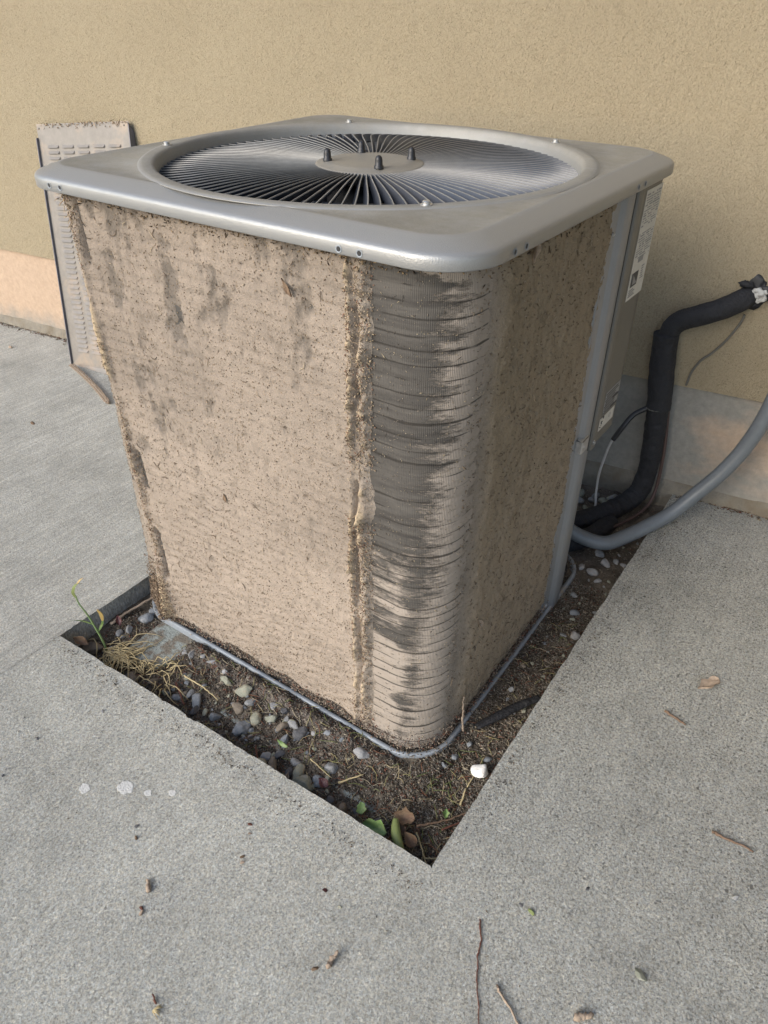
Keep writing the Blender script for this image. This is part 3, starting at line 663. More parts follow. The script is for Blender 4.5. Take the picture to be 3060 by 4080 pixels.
for uc, wd, n, zt in ((yr+.200, .004, 1100, 1), (yr+.178, .0085, 2100, 1), (None, .007, 1700, 1)):
    z = RNG.uniform(.01, .975, n*3); z = z[vn(z*16, z*0+(3 if uc else 9), 85 if uc else 96)+.25*RNG.random(n*3) > .40][:n]; n = len(z); u = (uc if uc else 0)+RNG.normal(0, wd, n)
    if uc is None: u = u+yr+.748+.055*z
    cl = pick([(.42, .33, .22), (.37, .28, .19), (.27, .16, .11), (.25, .19, .14), (.40, .32, .24), (.46, .37, .26)], n)
    parts.append((u, z, RNG.uniform(-.001, .004, n), RNG.gamma(2.2, .0008, n)+.0018, RNG.uniform(.0016, .0032, n), RNG.uniform(.001, .003, n), cl))
# crumbs under the cover and along the foot
n = 2800; u = RNG.uniform(0, U4, n); z = .984-np.abs(RNG.normal(0, .012, n)); parts.append((u, z, RNG.uniform(0, .004, n), RNG.gamma(2, .002, n)+.0015, RNG.uniform(.001, .003, n), RNG.uniform(.0008, .003, n), pick([(.24, .17, .10), (.12, .085, .055), (.38, .27, .15), (.07, .05, .035)], n)))
n = 3000; u = RNG.uniform(0, U4, n); z = .010+np.abs(RNG.normal(0, .014, n)); parts.append((u, z, RNG.uniform(0, .012, n), RNG.gamma(2, .0022, n)+.0018, RNG.uniform(.0012, .0036, n), RNG.uniform(.001, .003, n), pick([(.34, .28, .22), (.24, .19, .15), (.38, .31, .24), (.14, .11, .09), (.20, .10, .07)], n)))
n = 1800; u = yr+.79+RNG.normal(0, .028, n); z = np.abs(RNG.normal(.02, .06, n))+.004; parts.append((u, z, RNG.uniform(0, .012, n), RNG.gamma(2, .002, n)+.002, RNG.uniform(.0015, .004, n), RNG.uniform(.001, .003, n), pick([(.30, .22, .15), (.22, .15, .10), (.14, .10, .075), (.36, .28, .2)], n)))
A = [np.concatenate([np.atleast_1d(p[i]) for p in parts]) for i in range(7)]
Pp, Nn = surf(A[0], A[1], A[2])
sp_ = link('debris_specks', chips_me('debris_specks', Pp, A[3], A[4], A[5], A[6], Nn, .35), MT['litter'], AC, False); sp_['kind'] = 'stuff'
mb = MB(); 
for i in range(130):
    reg = random.random()
    u = random.uniform(U2+.04, U4-.03) if reg < .6 else random.uniform(0, U1) if reg < .85 else random.gauss(yr+.18, .012)
    z = random.uniform(.03, .96); a = random.gauss(-1.2, .7); L = random.uniform(.006, .022); cv = random.uniform(-1, 1); q = []
    for t in (0, .4, .7, 1):
        q.append((u+math.cos(a+cv*t)*L*t, z+math.sin(a+cv*t)*L*t, .0012+.003*t*random.random()))
    q = np.array(q); q[:, 0] = np.clip(q[:, 0], .004, None); P_, _ = surf(q[:, 0], np.clip(q[:, 1], .01, .98), q[:, 2])
    mb.tube([Vector(p)+ao for p in P_], [.0006, .0007, .0006, .0003], 4, random.choice([(.14, .10, .07), (.34, .26, .18), (.10, .07, .05), (.46, .38, .27)]))
# dusty fluff blobs hanging at the left top corner
for i in range(70):
    z = random.uniform(.90, .985); u = yr+.82+random.uniform(-.01, .06); P_, Nn_ = surf(np.array([u]), np.array([z]), np.array([random.uniform(.0, .012)]))
    p = Vector(P_[0])+ao; d = Vector((random.uniform(-1, .2), random.uniform(-.6, 1), random.uniform(-1, .4)))*random.uniform(.004, .012)
    mb.tube([p, p+d*.5+Vector((0, 0, .001)), p+d], [.0008, .0007, .0003], 4, random.choice([(.40, .30, .20), (.30, .22, .15), (.46, .36, .25)]))
th_ = mb.build('caught_threads', MT['litter'], AC, True, ao, attr=True); th_['kind'] = 'stuff'
# leaf bits stuck to the left face
def leaflet(c, nrm, L, W, ang, mat, name, par=None, orig=(0, 0, 0), curl=.3, lobes=0, fold=0., up_=Vector((0, 0, 1))):
    nrm = Vector(nrm).normalized(); a = (up_-nrm*up_.dot(nrm)); a = a.normalized() if a.length > .1 else Vector((1, 0, 0)); b = nrm.cross(a)
    d = a*math.cos(ang)+b*math.sin(ang); e = nrm.cross(d); c = Vector(c); m_ = MB(); n1, n2 = 9, 7; vs = []
    for i in range(n1):
        t = i/(n1-1); wv = W*math.sin(math.pi*min(.98, max(.03, t))**.8)*(1+(.28*math.sin(t*math.pi*lobes) if lobes else 0))
        for j in range(n2):
            s = j/(n2-1)*2-1
            hgt = curl*L*(.35*(s*s)*(wv/W)+.3*(t-.5)**2)+fold*abs(s)*wv+.04*L*math.sin(7*t+5*s)
            vs.append(c+d*(t-.5)*L+e*s*wv/2+nrm*hgt)
    off = nrm*.0006
    fs = [(i*n2+j, i*n2+j+1, (i+1)*n2+j+1, (i+1)*n2+j) for i in range(n1-1) for j in range(n2-1)]
    m_.add(vs, fs); m_.add([v-off for v in vs], [f[::-1] for f in fs])
    return m_.build(name, mat, par, True, orig if par else c)
leaflet((xa-.011, .310, .905), (-1, 0, .1), .030, .008, .7, MT['brownleaf'], 'stuck_leaf', AC, ao, .2)
leaflet((xa-.011, .505, .46), (-1, 0, .1), .018, .008, .3, MT['brownleaf'], 'stuck_leaf', AC, ao, .2)
leaflet((.245, ya-.010, .955), (0, -1, .1), .035, .008, 2.9, MT['paletwig'], 'stuck_leaf', AC, ao, .6)
leaflet((.20, ya-.010, .26), (0, -1, .1), .030, .014, .4, MT['paletwig'], 'stuck_leaf', AC, ao, .6)

# base pan rim
def rrpts(inset, rad, n=14):
    o = []
    for cx, cy, a0 in ((DX-inset-rad, DY-inset-rad, 0), (inset+rad, DY-inset-rad, 90), (inset+rad, inset+rad, 180), (DX-inset-rad, inset+rad, 270)):
        for i in range(n+1):
            a = R(a0+90*i/n); o.append((cx+rad*math.cos(a), cy+rad*math.sin(a)))
    return o
prof = [(.0150, -.0125), (.0155, -.0105), (.0155, .0020), (.0163, .0034), (.0195, .0042), (.0235, .0038), (.0255, .0018), (.0258, -.006), (.045, -.008)]
prof = [(a+.005, z) for a, z in prof]
m_ = MB(); lo = [rrpts(i_, .107-i_+.01) for i_, z in prof]; n_ = len(lo[0])
m_.add([(x, y, z+.0012*float(fbm(np.array(x*8), np.array(y*8), 3, 2))) for l, (i_, z) in zip(lo, prof) for x, y in l], [(k*n_+i, k*n_+(i+1) % n_, (k+1)*n_+(i+1) % n_, (k+1)*n_+i) for k in range(len(prof)-1) for i in range(n_)])
m_.build('base_pan', MT['galv'], AC, True, ao)
m_ = MB(); l = rrpts(.046, .06); m_.add([(x, y, -.004) for x, y in l], [tuple(range(len(l)))]); m_.build('pan_floor', MT['black'], AC, False, ao)
# crumbs lying on the rim
n = 900; t = RNG.integers(0, n_, n); f_ = RNG.random(n); q0 = np.array(rrpts(.026, .09)); pa = q0[t]*(1-f_[:, None])+q0[(t+1) % n_]*f_[:, None]
P = np.c_[pa+RNG.normal(0, .006, (n, 2)), RNG.uniform(.0, .006, n)]-np.array(ao); me = chips_me('rim_crumbs', P, RNG.gamma(2, .002, n)+.001, RNG.uniform(.001, .004, n), RNG.uniform(.001, .003, n), pick([(.24, .2, .15), (.13, .1, .07), (.34, .27, .2)], n))
rc_ = link('rim_crumbs', me, MT['litter'], AC, False); rc_['kind'] = 'stuff'
# corner post: a folded channel, then the service panel
def extr(profile, z0, z1, name, mat, par=AC, smooth='auto', nz=2):
    m_ = MB(); k = len(profile); zs = [z0+(z1-z0)*i/(nz-1) for i in range(nz)]
    m_.add([(x, y, z) for z in zs for x, y in profile], [(r*k+i, r*k+i+1, (r+1)*k+i+1, (r+1)*k+i) for r in range(nz-1) for i in range(k-1)])
    return m_.build(name, mat, par, smooth, ao)
postprof = [(.560, .060), (.566, .034), (.568, .030), (.597, .030), (.600, .0285), (.606, .022), (.612, .019), (.640, .019), (.648, .0205), (.658, .026), (.664, .030), (.680, .031), (.694, .032), (.698, .036), (.700, .05), (.700, .075)]
post = extr(postprof, -.006, .986, 'corner_post', MT['post'])
extr([(.700, .06), (.715, .10), (.78, .19), (.80, .30), (.815, .60)], -.006, .44, 'inner_corner_panel', MT['panel'])
pp = [(.672, .040), (.6725, .0245), (.674, .022), (.678, .0205), (.690, .0200), (.702, .0215), (.708, .0245), (.716, .0255), (.80, .0255), (.822, .0270), (.832, .033), (.837, .043), (.838, .06), (.838, .30), (.838, .85)]
panel = extr(pp, .42, .986, 'service_panel', MT['panel'])
extr([(.675, .032), (.70, .034), (.80, .034), (.825, .04), (.830, .06), (.830, .84)], .4205, .4206, 'panel_hem', MT['panel'])
m_ = MB(); m_.add([(.673, .0215, .4205), (.835, .035, .4205), (.835, .05, .4205), (.673, .06, .4205)], [(0, 1, 2, 3)]); m_.build('panel_lip', MT['panel'], panel, False, ao)
extr([(.6665, .0300), (.6685, .0262), (.6725, .0262), (.6725, .04)], .42, .985, 'panel_seam', MT['black'], panel)
# labels
def quad_on(x0, x1, z0, z1, yv, mat, name, par, sk=0):
    m_ = MB(); m_.box((x0, yv, z0), (x1, yv+.0006, z1)); return m_.build(name, mat, par, False, ao)
yl = .0249
lab = quad_on(.729, .822, .742, .955, yl-.0002, MT['paper'], 'rating_label', panel)
mk = MB()
for i in range(26):
    z = .945-i*.0048
    if 12 < i < 15: continue
    for x0, x1 in ((.733, .770), (.774, .815)):
        a = x0
        while a < x1:
            L = random.uniform(.002, .009); b = min(a+L, x1)
            if random.random() < .72: mk.box((a, yl-.0009, z), (b, yl-.0003, z+.0016+.0008*(i % 4 == 0)))
            a = b+.0016
for i in range(6):
    z = .775+.005*i; mk.box((.790, yl-.0009, z), (.790+random.uniform(.008, .02), yl-.0003, z+.0018))
for i in range(4): mk.box((.735, yl-.0009, .749+.0042*i), (.735+random.uniform(.02, .04), yl-.0003, .7508+.0042*i))
mk.build('printed_text', MT['greyink'], lab, False, ao)
mk = MB(); mk.box((.737, yl-.0010, .769), (.773, yl-.0003, .797)); mk.build('black_emblem', MT['ink'], lab, False, ao)
mk = MB(); mk.add([(.745, yl-.0013, .773), (.770, yl-.0013, .773), (.745, yl-.0013, .793)], [(0, 1, 2)]); mk.add([(.7415, yl-.0013, .796), (.7415, yl-.0013, .775), (.739, yl-.0013, .796)], [(0, 1, 2)]); mk.build('emblem_mark', MT['greyink'], lab, False, ao)
mk = MB(); mk.box((.757, yl-.0010, .815), (.785, yl-.0003, .826)); mk.build('grey_bar', MT['greyink'], lab, False, ao)
l2 = quad_on(.716, .806, .448, .478, yl-.0002, MT['paper'], 'handwritten_label', panel)
l3 = quad_on(.726, .812, .485, .540, yl-.0002, MT['silverpaper'], 'warning_label', panel)
mk = MB()
for i in range(10):
    z = .487+i*.0052; mk.box((.727+.002*(i % 3), yl-.0008, z), (.80+random.uniform(-.02, .01), yl-.0003, z+.0016))
mk.box((.772, yl-.0009, .486), (.810, yl-.0003, .4905)); mk.box((.775, yl-.0009, .507), (.811, yl-.0003, .512))
mk.build('printed_text', MT['ink'], l3, False, ao)
def text_part(s, size, x, z, rot, par, mat):
    cu = bpy.data.curves.new('t', 'FONT'); cu.body = s; cu.size = size; cu.extrude = .0002; cu.offset = .0004
    to = bpy.data.objects.new('t', cu); COL.objects.link(to); bpy.context.view_layer.update()
    me = bpy.data.meshes.new_from_object(to.evaluated_get(bpy.context.evaluated_depsgraph_get())); bpy.data.objects.remove(to)
    me.transform(Matrix.Translation(Vector((x, yl-.0006, z))-ao) @ Matrix.Rotation(rot, 4, 'Y') @ Matrix.Rotation(R(90), 4, 'X')); link('handwriting', me, mat, par, False)
text_part('1-R 6', .0145, .726, .450, R(-62), l2, MT['ink'])
mk = MB(); mk.lathe((.778, yl-.0004, .466), [(.006, 0), (.006, .0003), (.0048, .0004), (.0048, .0001)], 20, (0, -1, 0)); mk.f.pop(); mk.build('round_stamp', MT['greyink'], l2, False, ao)
screw((.6835, .0203, .437), (0, -1, 0), .0042, panel, .004)
screw((.588, .0298, .015), (0, -1, 0), .0040, post, .004); screw((.588, .0298, .905), (0, -1, 0), .0030, post, .003)
# bright clip on the post
m_ = MB(); m_.add([(x, y, z) for z in (.452, .481) for x, y in ((.590, .029), (.5905, .0165), (.594, .0145), (.625, .0145), (.628, .0165), (.6285, .019))], [(i, i+1, i+7, i+6) for i in range(5)])
m_.add([(.5905, .0165, .481), (.628, .0165, .481), (.628, .028, .484), (.5905, .028, .484)], [(0, 1, 2, 3)])
m_.build('metal_clip', MT['zinc'], post, False, ao)
m_ = MB(); m_.lathe((.604, .0145, .466), [(.004, 0), (.0035, .001), (.001, .0013)], 10, (0, -1, 0)); m_.build('rivet', MT['zinc'], post, True, ao)

# ------------------------------------------------------------------ leaning louvered panel
B0 = Vector((.776, 2.141, ZC+.001)); TL = Vector((.919, 2.234, .864)); TR = Vector((.973, 1.814, .901))
hv = TL-B0; hv_n = hv.normalized(); wv = TR-TL; wv = wv-hv_n*wv.dot(hv_n); wn = wv.normalized(); fn = hv_n.cross(wn)
if fn.x > 0: fn = -fn
HH = hv.length; WW = wv.length+.01
LP = empty('louvered_panel', B0, 'dusty louvered metal guard panel leaning against the stucco wall behind the air conditioner', 'metal panel')
def lp(a, b, c=0): return B0+wn*a+hv_n*b+fn*c
m_ = MB(); cols_ = 5; mx = .034; cw = (WW-2*mx)/cols_; rows = int((HH-.10)/.0182); r0_ = .052
xs_ = [0]
for i in range(cols_): xs_ += [mx+cw*i+.009, mx+cw*(i+1)-.009]
xs_.append(WW)
zs_ = [0]
for r_ in range(rows): zs_ += [r0_+r_*.0182+.004, r0_+r_*.0182+.0125]
zs_.append(HH)
nx_ = len(xs_); vs = [lp(x, z) for z in zs_ for x in xs_]
fs = [(j*nx_+i, j*nx_+i+1, (j+1)*nx_+i+1, (j+1)*nx_+i) for j in range(len(zs_)-1) for i in range(nx_-1) if not (j % 2 == 1 and i % 2 == 1)]
m_.add(vs, fs); m_.add([v-fn*.0012 for v in vs], [f[::-1] for f in fs])
for r_ in range(rows):
    for i in range(cols_):
        x0, x1 = xs_[1+2*i], xs_[2+2*i]; z0, z1 = zs_[1+2*r_], zs_[2+2*r_]
        q = [lp(x0, z1), lp(x1, z1), lp(x1-.004, z0-.001, .006), lp(x0+.004, z0-.001, .006), lp(x0, z0+.002), lp(x1, z0+.002)]
        m_.add(q, [(0, 1, 2, 3), (0, 3, 4), (1, 5, 2)])
m_.build('louvered_sheet', MT['louver'], LP, False, B0)
m_ = MB(); a = [lp(-.002, .0, -.010), lp(-.002, HH-.04, -.010), lp(-.002, HH-.045, .009), lp(-.002, .0, .009)]; m_.add(a+[p+wn*.003 for p in a], [(0, 1, 2, 3), (7, 6, 5, 4), (0, 3, 7, 4), (1, 5, 6, 2), (0, 4, 5, 1), (3, 2, 6, 7)]); 
m_.build('side_flange', MT['louverdark'], LP, False, B0)
m_ = MB(); a = [lp(WW, .0, .001), lp(WW, HH-.005, .001), lp(WW, HH-.03, -.022), lp(WW, .0, -.022)]; m_.add(a+[p-wn*.003 for p in a], [(3, 2, 1, 0), (4, 5, 6, 7), (4, 7, 3, 0), (2, 6, 5, 1), (1, 5, 4, 0), (7, 6, 2, 3)])
m_.build('side_flange', MT['louverdark'], LP, False, B0)
m_ = MB(); q = [(0, 0)]+[(WW*(.06+.62*t), -.030*math.sin(math.pi*t)**.6) for t in np.linspace(0, 1, 12)]+[(WW*.75, 0)]
for x, z in q: m_.v.append(tuple(lp(x, z+.001, .0015+.25*abs(z)))); m_.c.append((1, 1, 1))
m_.f.append(tuple(range(len(q)))); m_.build('bottom_tab', MT['louver'], LP, False, B0)
for a_, b_ in ((.012, HH-.014), (WW-.02, HH-.012)):
    m_ = MB(); m_.lathe(lp(a_, b_, .0004), [(.003, 0), (.003, .0003)], 10, fn); m_.build('screw_hole', MT['black'], LP, False, B0)
n = 190; fa = RNG.random(n)*WW; P = np.array([lp(a, HH-abs(random.gauss(0, .008)), random.uniform(-.006, .006))-B0 for a in fa])
me = chips_me('lint_fringe', P, RNG.gamma(2, .005, n)+.002, RNG.uniform(.0015, .004, n), RNG.uniform(.001, .003, n), pick([(.36, .25, .15), (.24, .17, .11), (.45, .33, .21)], n)); lf = link('lint_fringe', me, MT['litter'], LP, False); lf['kind'] = 'stuff'
# seed-stalk twig on the ground at its foot
m_ = MB(); c0 = curve([(.752, 2.118, .052), (.730, 2.03, .050), (.70, 1.93, .049), (.665, 1.83, .050), (.63, 1.74, .049)], 14)
m_.tube(c0, [.006+.0016*math.sin(i*1.9)+.001*math.sin(i*4.1) for i in range(len(c0))], 7)
for i in range(3, len(c0), 2):
    for s in (1, -1): p = c0[i]; m_.tube([p, p+Vector((.008*s, .006*random.random(), .005)), p+Vector((.011*s, .01, .007))], [.003, .0028, .001], 5)
tag(m_.build('seed_stalk', MT['paletwig'], None, True, c0[0]), 'knobbly tan seed stalk lying on concrete below the leaning louvered panel', 'stalk')

# ------------------------------------------------------------------ pipes and cables at the wall
def on_wall(y, z, off): return Vector((wallx(y, off), y-0, z))
lines = empty('insulated_pipe', on_wall(-.10, .60, .05), 'black foam insulated pipe coming out of the stucco wall and bending down to the pit', 'insulated pipe')
lo_ = lines.location.copy()
def foam(name, ctrl, rad, par, n=14, nn=16, lump=.06, flat=1.0, mat='foam'):
    c = curve(ctrl, n); m_ = MB(); m_.tube(c, [rad*(1+lump*float(fbm(np.array(i*.35), np.array(rad*99), int(rad*1e4), 3))) for i in range(len(c))], nn, flat=flat)
    return m_.build(name, MT[mat], par, True, lo_ if par else c[0])
foam('upper_sleeve', [(1.262, -.128, .652), (1.222, -.122, .642), (1.192, -.082, .616), (1.176, -.034, .592), (1.170, .004, .572), (1.167, .022, .545), (1.166, .022, .50), (1.166, .018, .45)], .0265, lines)
foam('vertical_sleeve', [(1.166, .030, .535), (1.166, .022, .45), (1.165, .008, .36), (1.163, .004, .325)], .0325, lines, lump=.07)
foam('lower_sleeve', [(1.163, .006, .335), (1.166, .000, .26), (1.172, -.006, .17), (1.176, -.004, .10), (1.165, .002, .052), (1.130, .022, .026), (1.08, .045, .018), (1.02, .075, .016), (.95, .12, .02), (.85, .22, .06)], .0285, lines, lump=.09)
foam('second_sleeve', [(1.04, .035, .002), (.97, .040, .010), (.90, .065, .012), (.82, .12, .02), (.78, .2, .05)], .026, lines, lump=.08)
m_ = MB(); m_.tube([(1.163+.031*math.cos(t), .006+.031*math.sin(t), .330+.002*math.sin(t*2)) for t in np.linspace(0, 2*math.pi, 24)], .002, 5); m_.build('wire_tie', MT['greycable'], lines, True, lo_)
# torn foam, a dark hole and crumbs of white sealant at the wall
import bmesh
def lump(p, sz, seed, mat, name):
    bm = bmesh.new(); bmesh.ops.create_icosphere(bm, subdivisions=3, radius=.5)
    for v in bm.verts:
        q = v.co; f = 1+.75*float(fbm(np.array(q.x*4+seed), np.array(q.y*4+q.z*3), seed, 4, .6)); v.co = Vector((q.x*sz[0]*f, q.y*sz[1]*f, q.z*sz[2]*f))+Vector(p)-lo_
    me = bpy.data.meshes.new(name); bm.to_mesh(me); bm.free(); return link(name, me, MT[mat], lines)
lump(on_wall(-.135, .655, .012), (.010, .075, .075), 3, 'black', 'wall_hole')
lump(on_wall(-.116, .676, .026), (.018, .036, .016), 5, 'foam', 'torn_foam')
lump(on_wall(-.146, .634, .022), (.022, .022, .028), 8, 'foam', 'torn_foam')
for y_, z_, sz in ((-.147, .662, .026), (-.158, .650, .022), (-.150, .643, .016), (-.162, .664, .012)):
    lump(on_wall(y_, z_, .030), (sz*.8, sz, sz*.8), int(sz*1e4), 'sealant', 'white_sealant')
def cable(name, ctrl, r, mat, label, cat, n=12, nn=8, ribs=0):
    c = curve(ctrl, n); m_ = MB(); rs = [r*(1+(ribs*(i % 2))) for i in range(len(c))]; m_.tube(c, rs, nn)
    return tag(m_.build(name, MT[mat], None, True, c[0]), label, cat)
cable('brown_cable', [(1.182, -.014, .345), (1.186, -.022, .29), (1.186, -.034, .20), (1.184, -.040, .10), (1.165, -.040, .045), (1.12, -.030, .020), (1.05, -.005, .012), (.98, .03, .008)], .0050, 'copper', 'dark brown cable running down the right side of the black foam pipe', 'cable')
cable('wall_cable', [on_wall(-.131, .600, .022), on_wall(-.126, .575, .019), on_wall(-.105, .525, .018), on_wall(-.080, .485, .018), on_wall(-.060, .462, .018), on_wall(-.045, .425, .018), on_wall(-.040, .385, .018)], .0030, 'greycable', 'thin grey cable sagging down the stucco below the pipe hole', 'cable')
cable('black_tube', [(1.150, .030, .325), (1.135, .058, .302), (1.115, .075, .268), (1.105, .092, .225)], .0075, 'rubber', 'short black tube branching off the foam pipe above the white wire', 'tube')
cable('white_wire', [(1.105, .092, .230), (1.10, .10, .19), (1.085, .105, .12), (1.075, .10, .06), (1.06, .09, .022), (1.02, .09, .012), (.99, .11, .028), (.96, .16, .06), (.94, .20, .09)], .0036, 'whitewire', 'thin white wire hanging from the black tube to the pebbles', 'wire')
cable('grey_conduit', [(1.16, -.30, .98), (1.14, -.285, .76), (1.127, -.274, .56), (1.126, -.262, .412), (1.123, -.239, .306), (1.108, -.206, .224), (1.082, -.160, .147), (1.045, -.121, .092), (1.00, -.082, .062), (.94, -.040, .042), (.890, -.005, .036), (.865, .045, .045), (.845, .10, .075), (.835, .16, .14), (.83, .22, .22)], .0195, 'conduit', 'thick grey flexible conduit curving down from the right edge to the air conditioner', 'conduit', 22, 18, .012)

# ------------------------------------------------------------------ stones
def rock_mesh(sx, sy, sz, seed, ang):
    import bmesh
    bm = bmesh.new(); bmesh.ops.create_icosphere(bm, subdivisions=3, radius=.5); rs = random.Random(seed)
    planes = [(Vector((rs.gauss(0, 1), rs.gauss(0, 1), rs.gauss(0, 1))).normalized(), rs.uniform(.25, .40)) for _ in range(9 if ang else 6)]
    o = rs.uniform(0, 50)
    for v in bm.verts:
        p = v.co.copy()
        for nn, dd in planes:
            e = p.dot(nn)-dd
            if e > 0: p -= nn*e*(.95 if ang else .72)
        f = 1+.22*float(fbm(np.array(p.x*3+o), np.array(p.y*3+p.z*2.3), seed, 3)); p *= f
        v.co = (p.x*sx, p.y*sy, p.z*sz)
    me = bpy.data.meshes.new('stone'); bm.to_mesh(me); bm.free(); return me
nrock = [0]
def stone(x, y, w_, mat, label, group, ang=False, bury=.28, asp=None, name='pebble', z=None, flat=None):
    nrock[0] += 1; rs = random.Random(nrock[0]*13+5)
    w_ *= 1.03; asp = asp or rs.uniform(.60, .88); fl = flat or rs.uniform(.45, .68)
    me = rock_mesh(w_, w_*asp, w_*fl, nrock[0], ang or nrock[0] % 3 == 0)
    zz_ = (float(soil_h(np.array(x), np.array(y))) if z is None else z)+w_*fl*(.5-bury)
    o = link(name, me, MT[mat], None, True if not ang else 'auto', (x, y, zz_)); o.rotation_euler = (rs.uniform(-.25, .25), rs.uniform(-.25, .25), rs.uniform(0, 3.14))
    return tag(o, label, 'pebble' if name == 'pebble' else 'rock', group)
GP = 'pebbles in the pit'
near = [
 (-.036, .514, .031, 'rock_tan', 'pale tan angular pebble alone between the straws and the metal rim', 1), (-.102, .555, .026, 'rock_grey', 'grey round pebble beside the broken red-brown twig', 0),
 (-.108, .530, .036, 'rock_bluegrey', 'blue-grey oval pebble right of the broken twig in the pit', 0), (-.129, .515, .026, 'rock_dark', 'dark pebble tucked below the blue-grey one by the slab edge', 1),
 (-.124, .575, .024, 'rock_grey', 'small grey pebble left of the broken twig', 0), (-.117, .494, .022, 'rock_tan', 'small tan pebble next to the dark pebble by the slab', 0),
 (-.115, .470, .028, 'rock_bluegrey', 'flat blue-grey pebble half buried below the middle of the straw', 1), (-.074, .441, .032, 'rock_brown', 'brown-grey faceted pebble in the middle of the strip', 1),
 (-.048, .428, .025, 'rock_grey', 'grey pebble just above the brown-grey faceted one', 0), (-.030, .378, .021, 'rock_lightgrey', 'small light grey block-like pebble near the metal rim', 1),
 (-.026, .348, .023, 'rock_dark', 'dark blue jagged chip of stone near the metal rim', 1), (-.054, .360, .035, 'rock_olive', 'smooth olive-grey egg-shaped pebble', 0),
 (-.074, .388, .031, 'rock_tan', 'long tan pebble between the big two-tone stone and the olive egg', 0), (-.102, .401, .044, 'rock_bluegrey', 'large angular blue-grey stone with a white cap', 1),
 (-.059, .328, .031, 'rock_brown', 'upright tan-brown pebble left of the cream pebble', 0), (-.041, .313, .031, 'rock_cream', 'round cream pebble with an orange flank', 0),
 (-.048, .289, .037, 'rock_dark', 'dark slate pebble right below the cream pebble', 1), (-.080, .304, .028, 'rock_bluegrey', 'blue-grey pebble above the small green leaf', 1),
 (-.105, .295, .024, 'rock_dark', 'nearly black round pebble under the small green leaf', 0), (-.033, .264, .014, 'rock_cream', 'tiny cream pebble standing right of the slate pebble', 0),
 (-.126, .314, .022, 'rock_lightgrey', 'small light pebble above the pair at the slab edge', 0), (-.142, .312, .025, 'rock_tan', 'tan-grey pebble touching the slab edge beside the red twig', 0),
 (-.132, .290, .034, 'rock_brown', 'upright speckled brown pebble at the slab edge', 0), (-.104, .251, .031, 'rock_grey', 'grey-brown oval pebble between the green leaf and the grey round stone', 0),
 (-.128, .250, .019, 'rock_dark', 'small dark pebble beside the broad tan stone', 0), (-.118, .232, .035, 'rock_tan', 'broad tan stone leaning behind the largest light stone', 0),
 (-.130, .212, .046, 'rock_olive', 'largest light grey-tan stone resting against the slab edge', 0), (-.109, .192, .027, 'rock_bluegrey', 'blue-grey pebble right of the largest light stone', 0),
 (-.143, .701, .042, 'rock_brown', 'dark brown rounded stone under the dry grass at the slab edge', 0), (-.131, .858, .052, 'rock_brown', 'flat dark brown stone in the far left corner of the pit', 0),
 (-.108, .805, .046, 'rock_grey', 'flat grey stone right beside the foot of the green weed', 0), (-.077, .184, .034, 'rock_grey', 'round speckled grey pebble right of the pebble cluster', 0),
 (-.128, .117, .030, 'rock_brown', 'flat brown-grey angular stone near the front edge, by the green leaf scrap', 1), (-.019, .150, .033, 'rock_lightgrey', 'pale stone half buried just outside the metal rim', 1),
 (-.034, .459, .042, 'rock_tan', 'flat pale slab-like stone half buried in crumbs', 1), (-.125, .649, .027, 'rock_brown', 'dark pebble under the middle of the dry grass', 0)]
for x, y, w_, m_n, lb, an in near: stone(max(x, -.178+w_*.5), y, w_*1.06, m_n, lb, GP, bool(an))
for x, y, w_, lb in ((-.062, .846, .029, 'grey pebble at the left of the pocket beyond the pad corner'), (-.044, .83, .027, 'grey pebble right of the first one in the pocket beyond the pad corner'), (-.066, .831, .018, 'smallest pebble in the pocket beyond the pad corner'), (.004, .826, .036, 'largest slate pebble under the pale stick beyond the pad corner'), (.03, .832, .027, 'grey pebble nearest the air conditioner in the pocket under the stick')):
    stone(x, y, w_, random.choice(['rock_grey', 'rock_bluegrey', 'rock_grey']), lb, GP)
for x, y, w_, lb in ((-.019, .66, .022, 'pale chip nearest the pad corner along the metal rim'), (-.011, .606, .017, 'small pale chip touching the rim, third from the pad corner'), (-.02, .637, .025, 'pale flat chip, second from the pad corner along the rim'), (-.011, .578, .023, 'pale chip, fourth from the pad corner along the rim'), (-.015, .533, .018, 'pale chip farthest from the pad corner in the row by the rim')):
    stone(x-.004, y, w_, 'rock_lightgrey', lb, GP, True)
for x, y, w_, lb in ((-.151, .575, .014, 'tiny dark pebble at the slab edge below the dry grass'), (-.117, .095, .019, 'small dark pebble just left of the bright green leaf scrap'), (-.125, .15, .019, 'small dark pebble at the slab edge right of the dark red leaf'), (-.115, .044, .026, 'dark pebble lying behind the green leaf with the yellow patch')):
    stone(x, y, w_, 'rock_dark', lb, GP)
for x, y, w_ in ((-.009, .241, .018), (-.005, .204, .016)): stone(x-.01, y, w_, 'rock_bluegrey', 'small blue-grey chip near the rim, the %s of two beyond the pebble cluster' % ('left' if y > .22 else 'right'), GP, True)
for x, y, w_, lb in ((.138, -.009, .016, 'bluish white chip right of the near rim corner'), (.061, .006, .019, 'pale chip just outside the near rim corner'), (.094, .000, .020, 'pale stone between the two chips at the near rim corner'), (.318, -.016, .019, 'pale stone just beyond the black foam strip'), (.124, -.057, .02, 'grey stone a little beyond the white rock')):
    stone(x, y, w_, random.choice(['rock_lightgrey', 'rock_bluegrey']), lb, GP, True, .2)
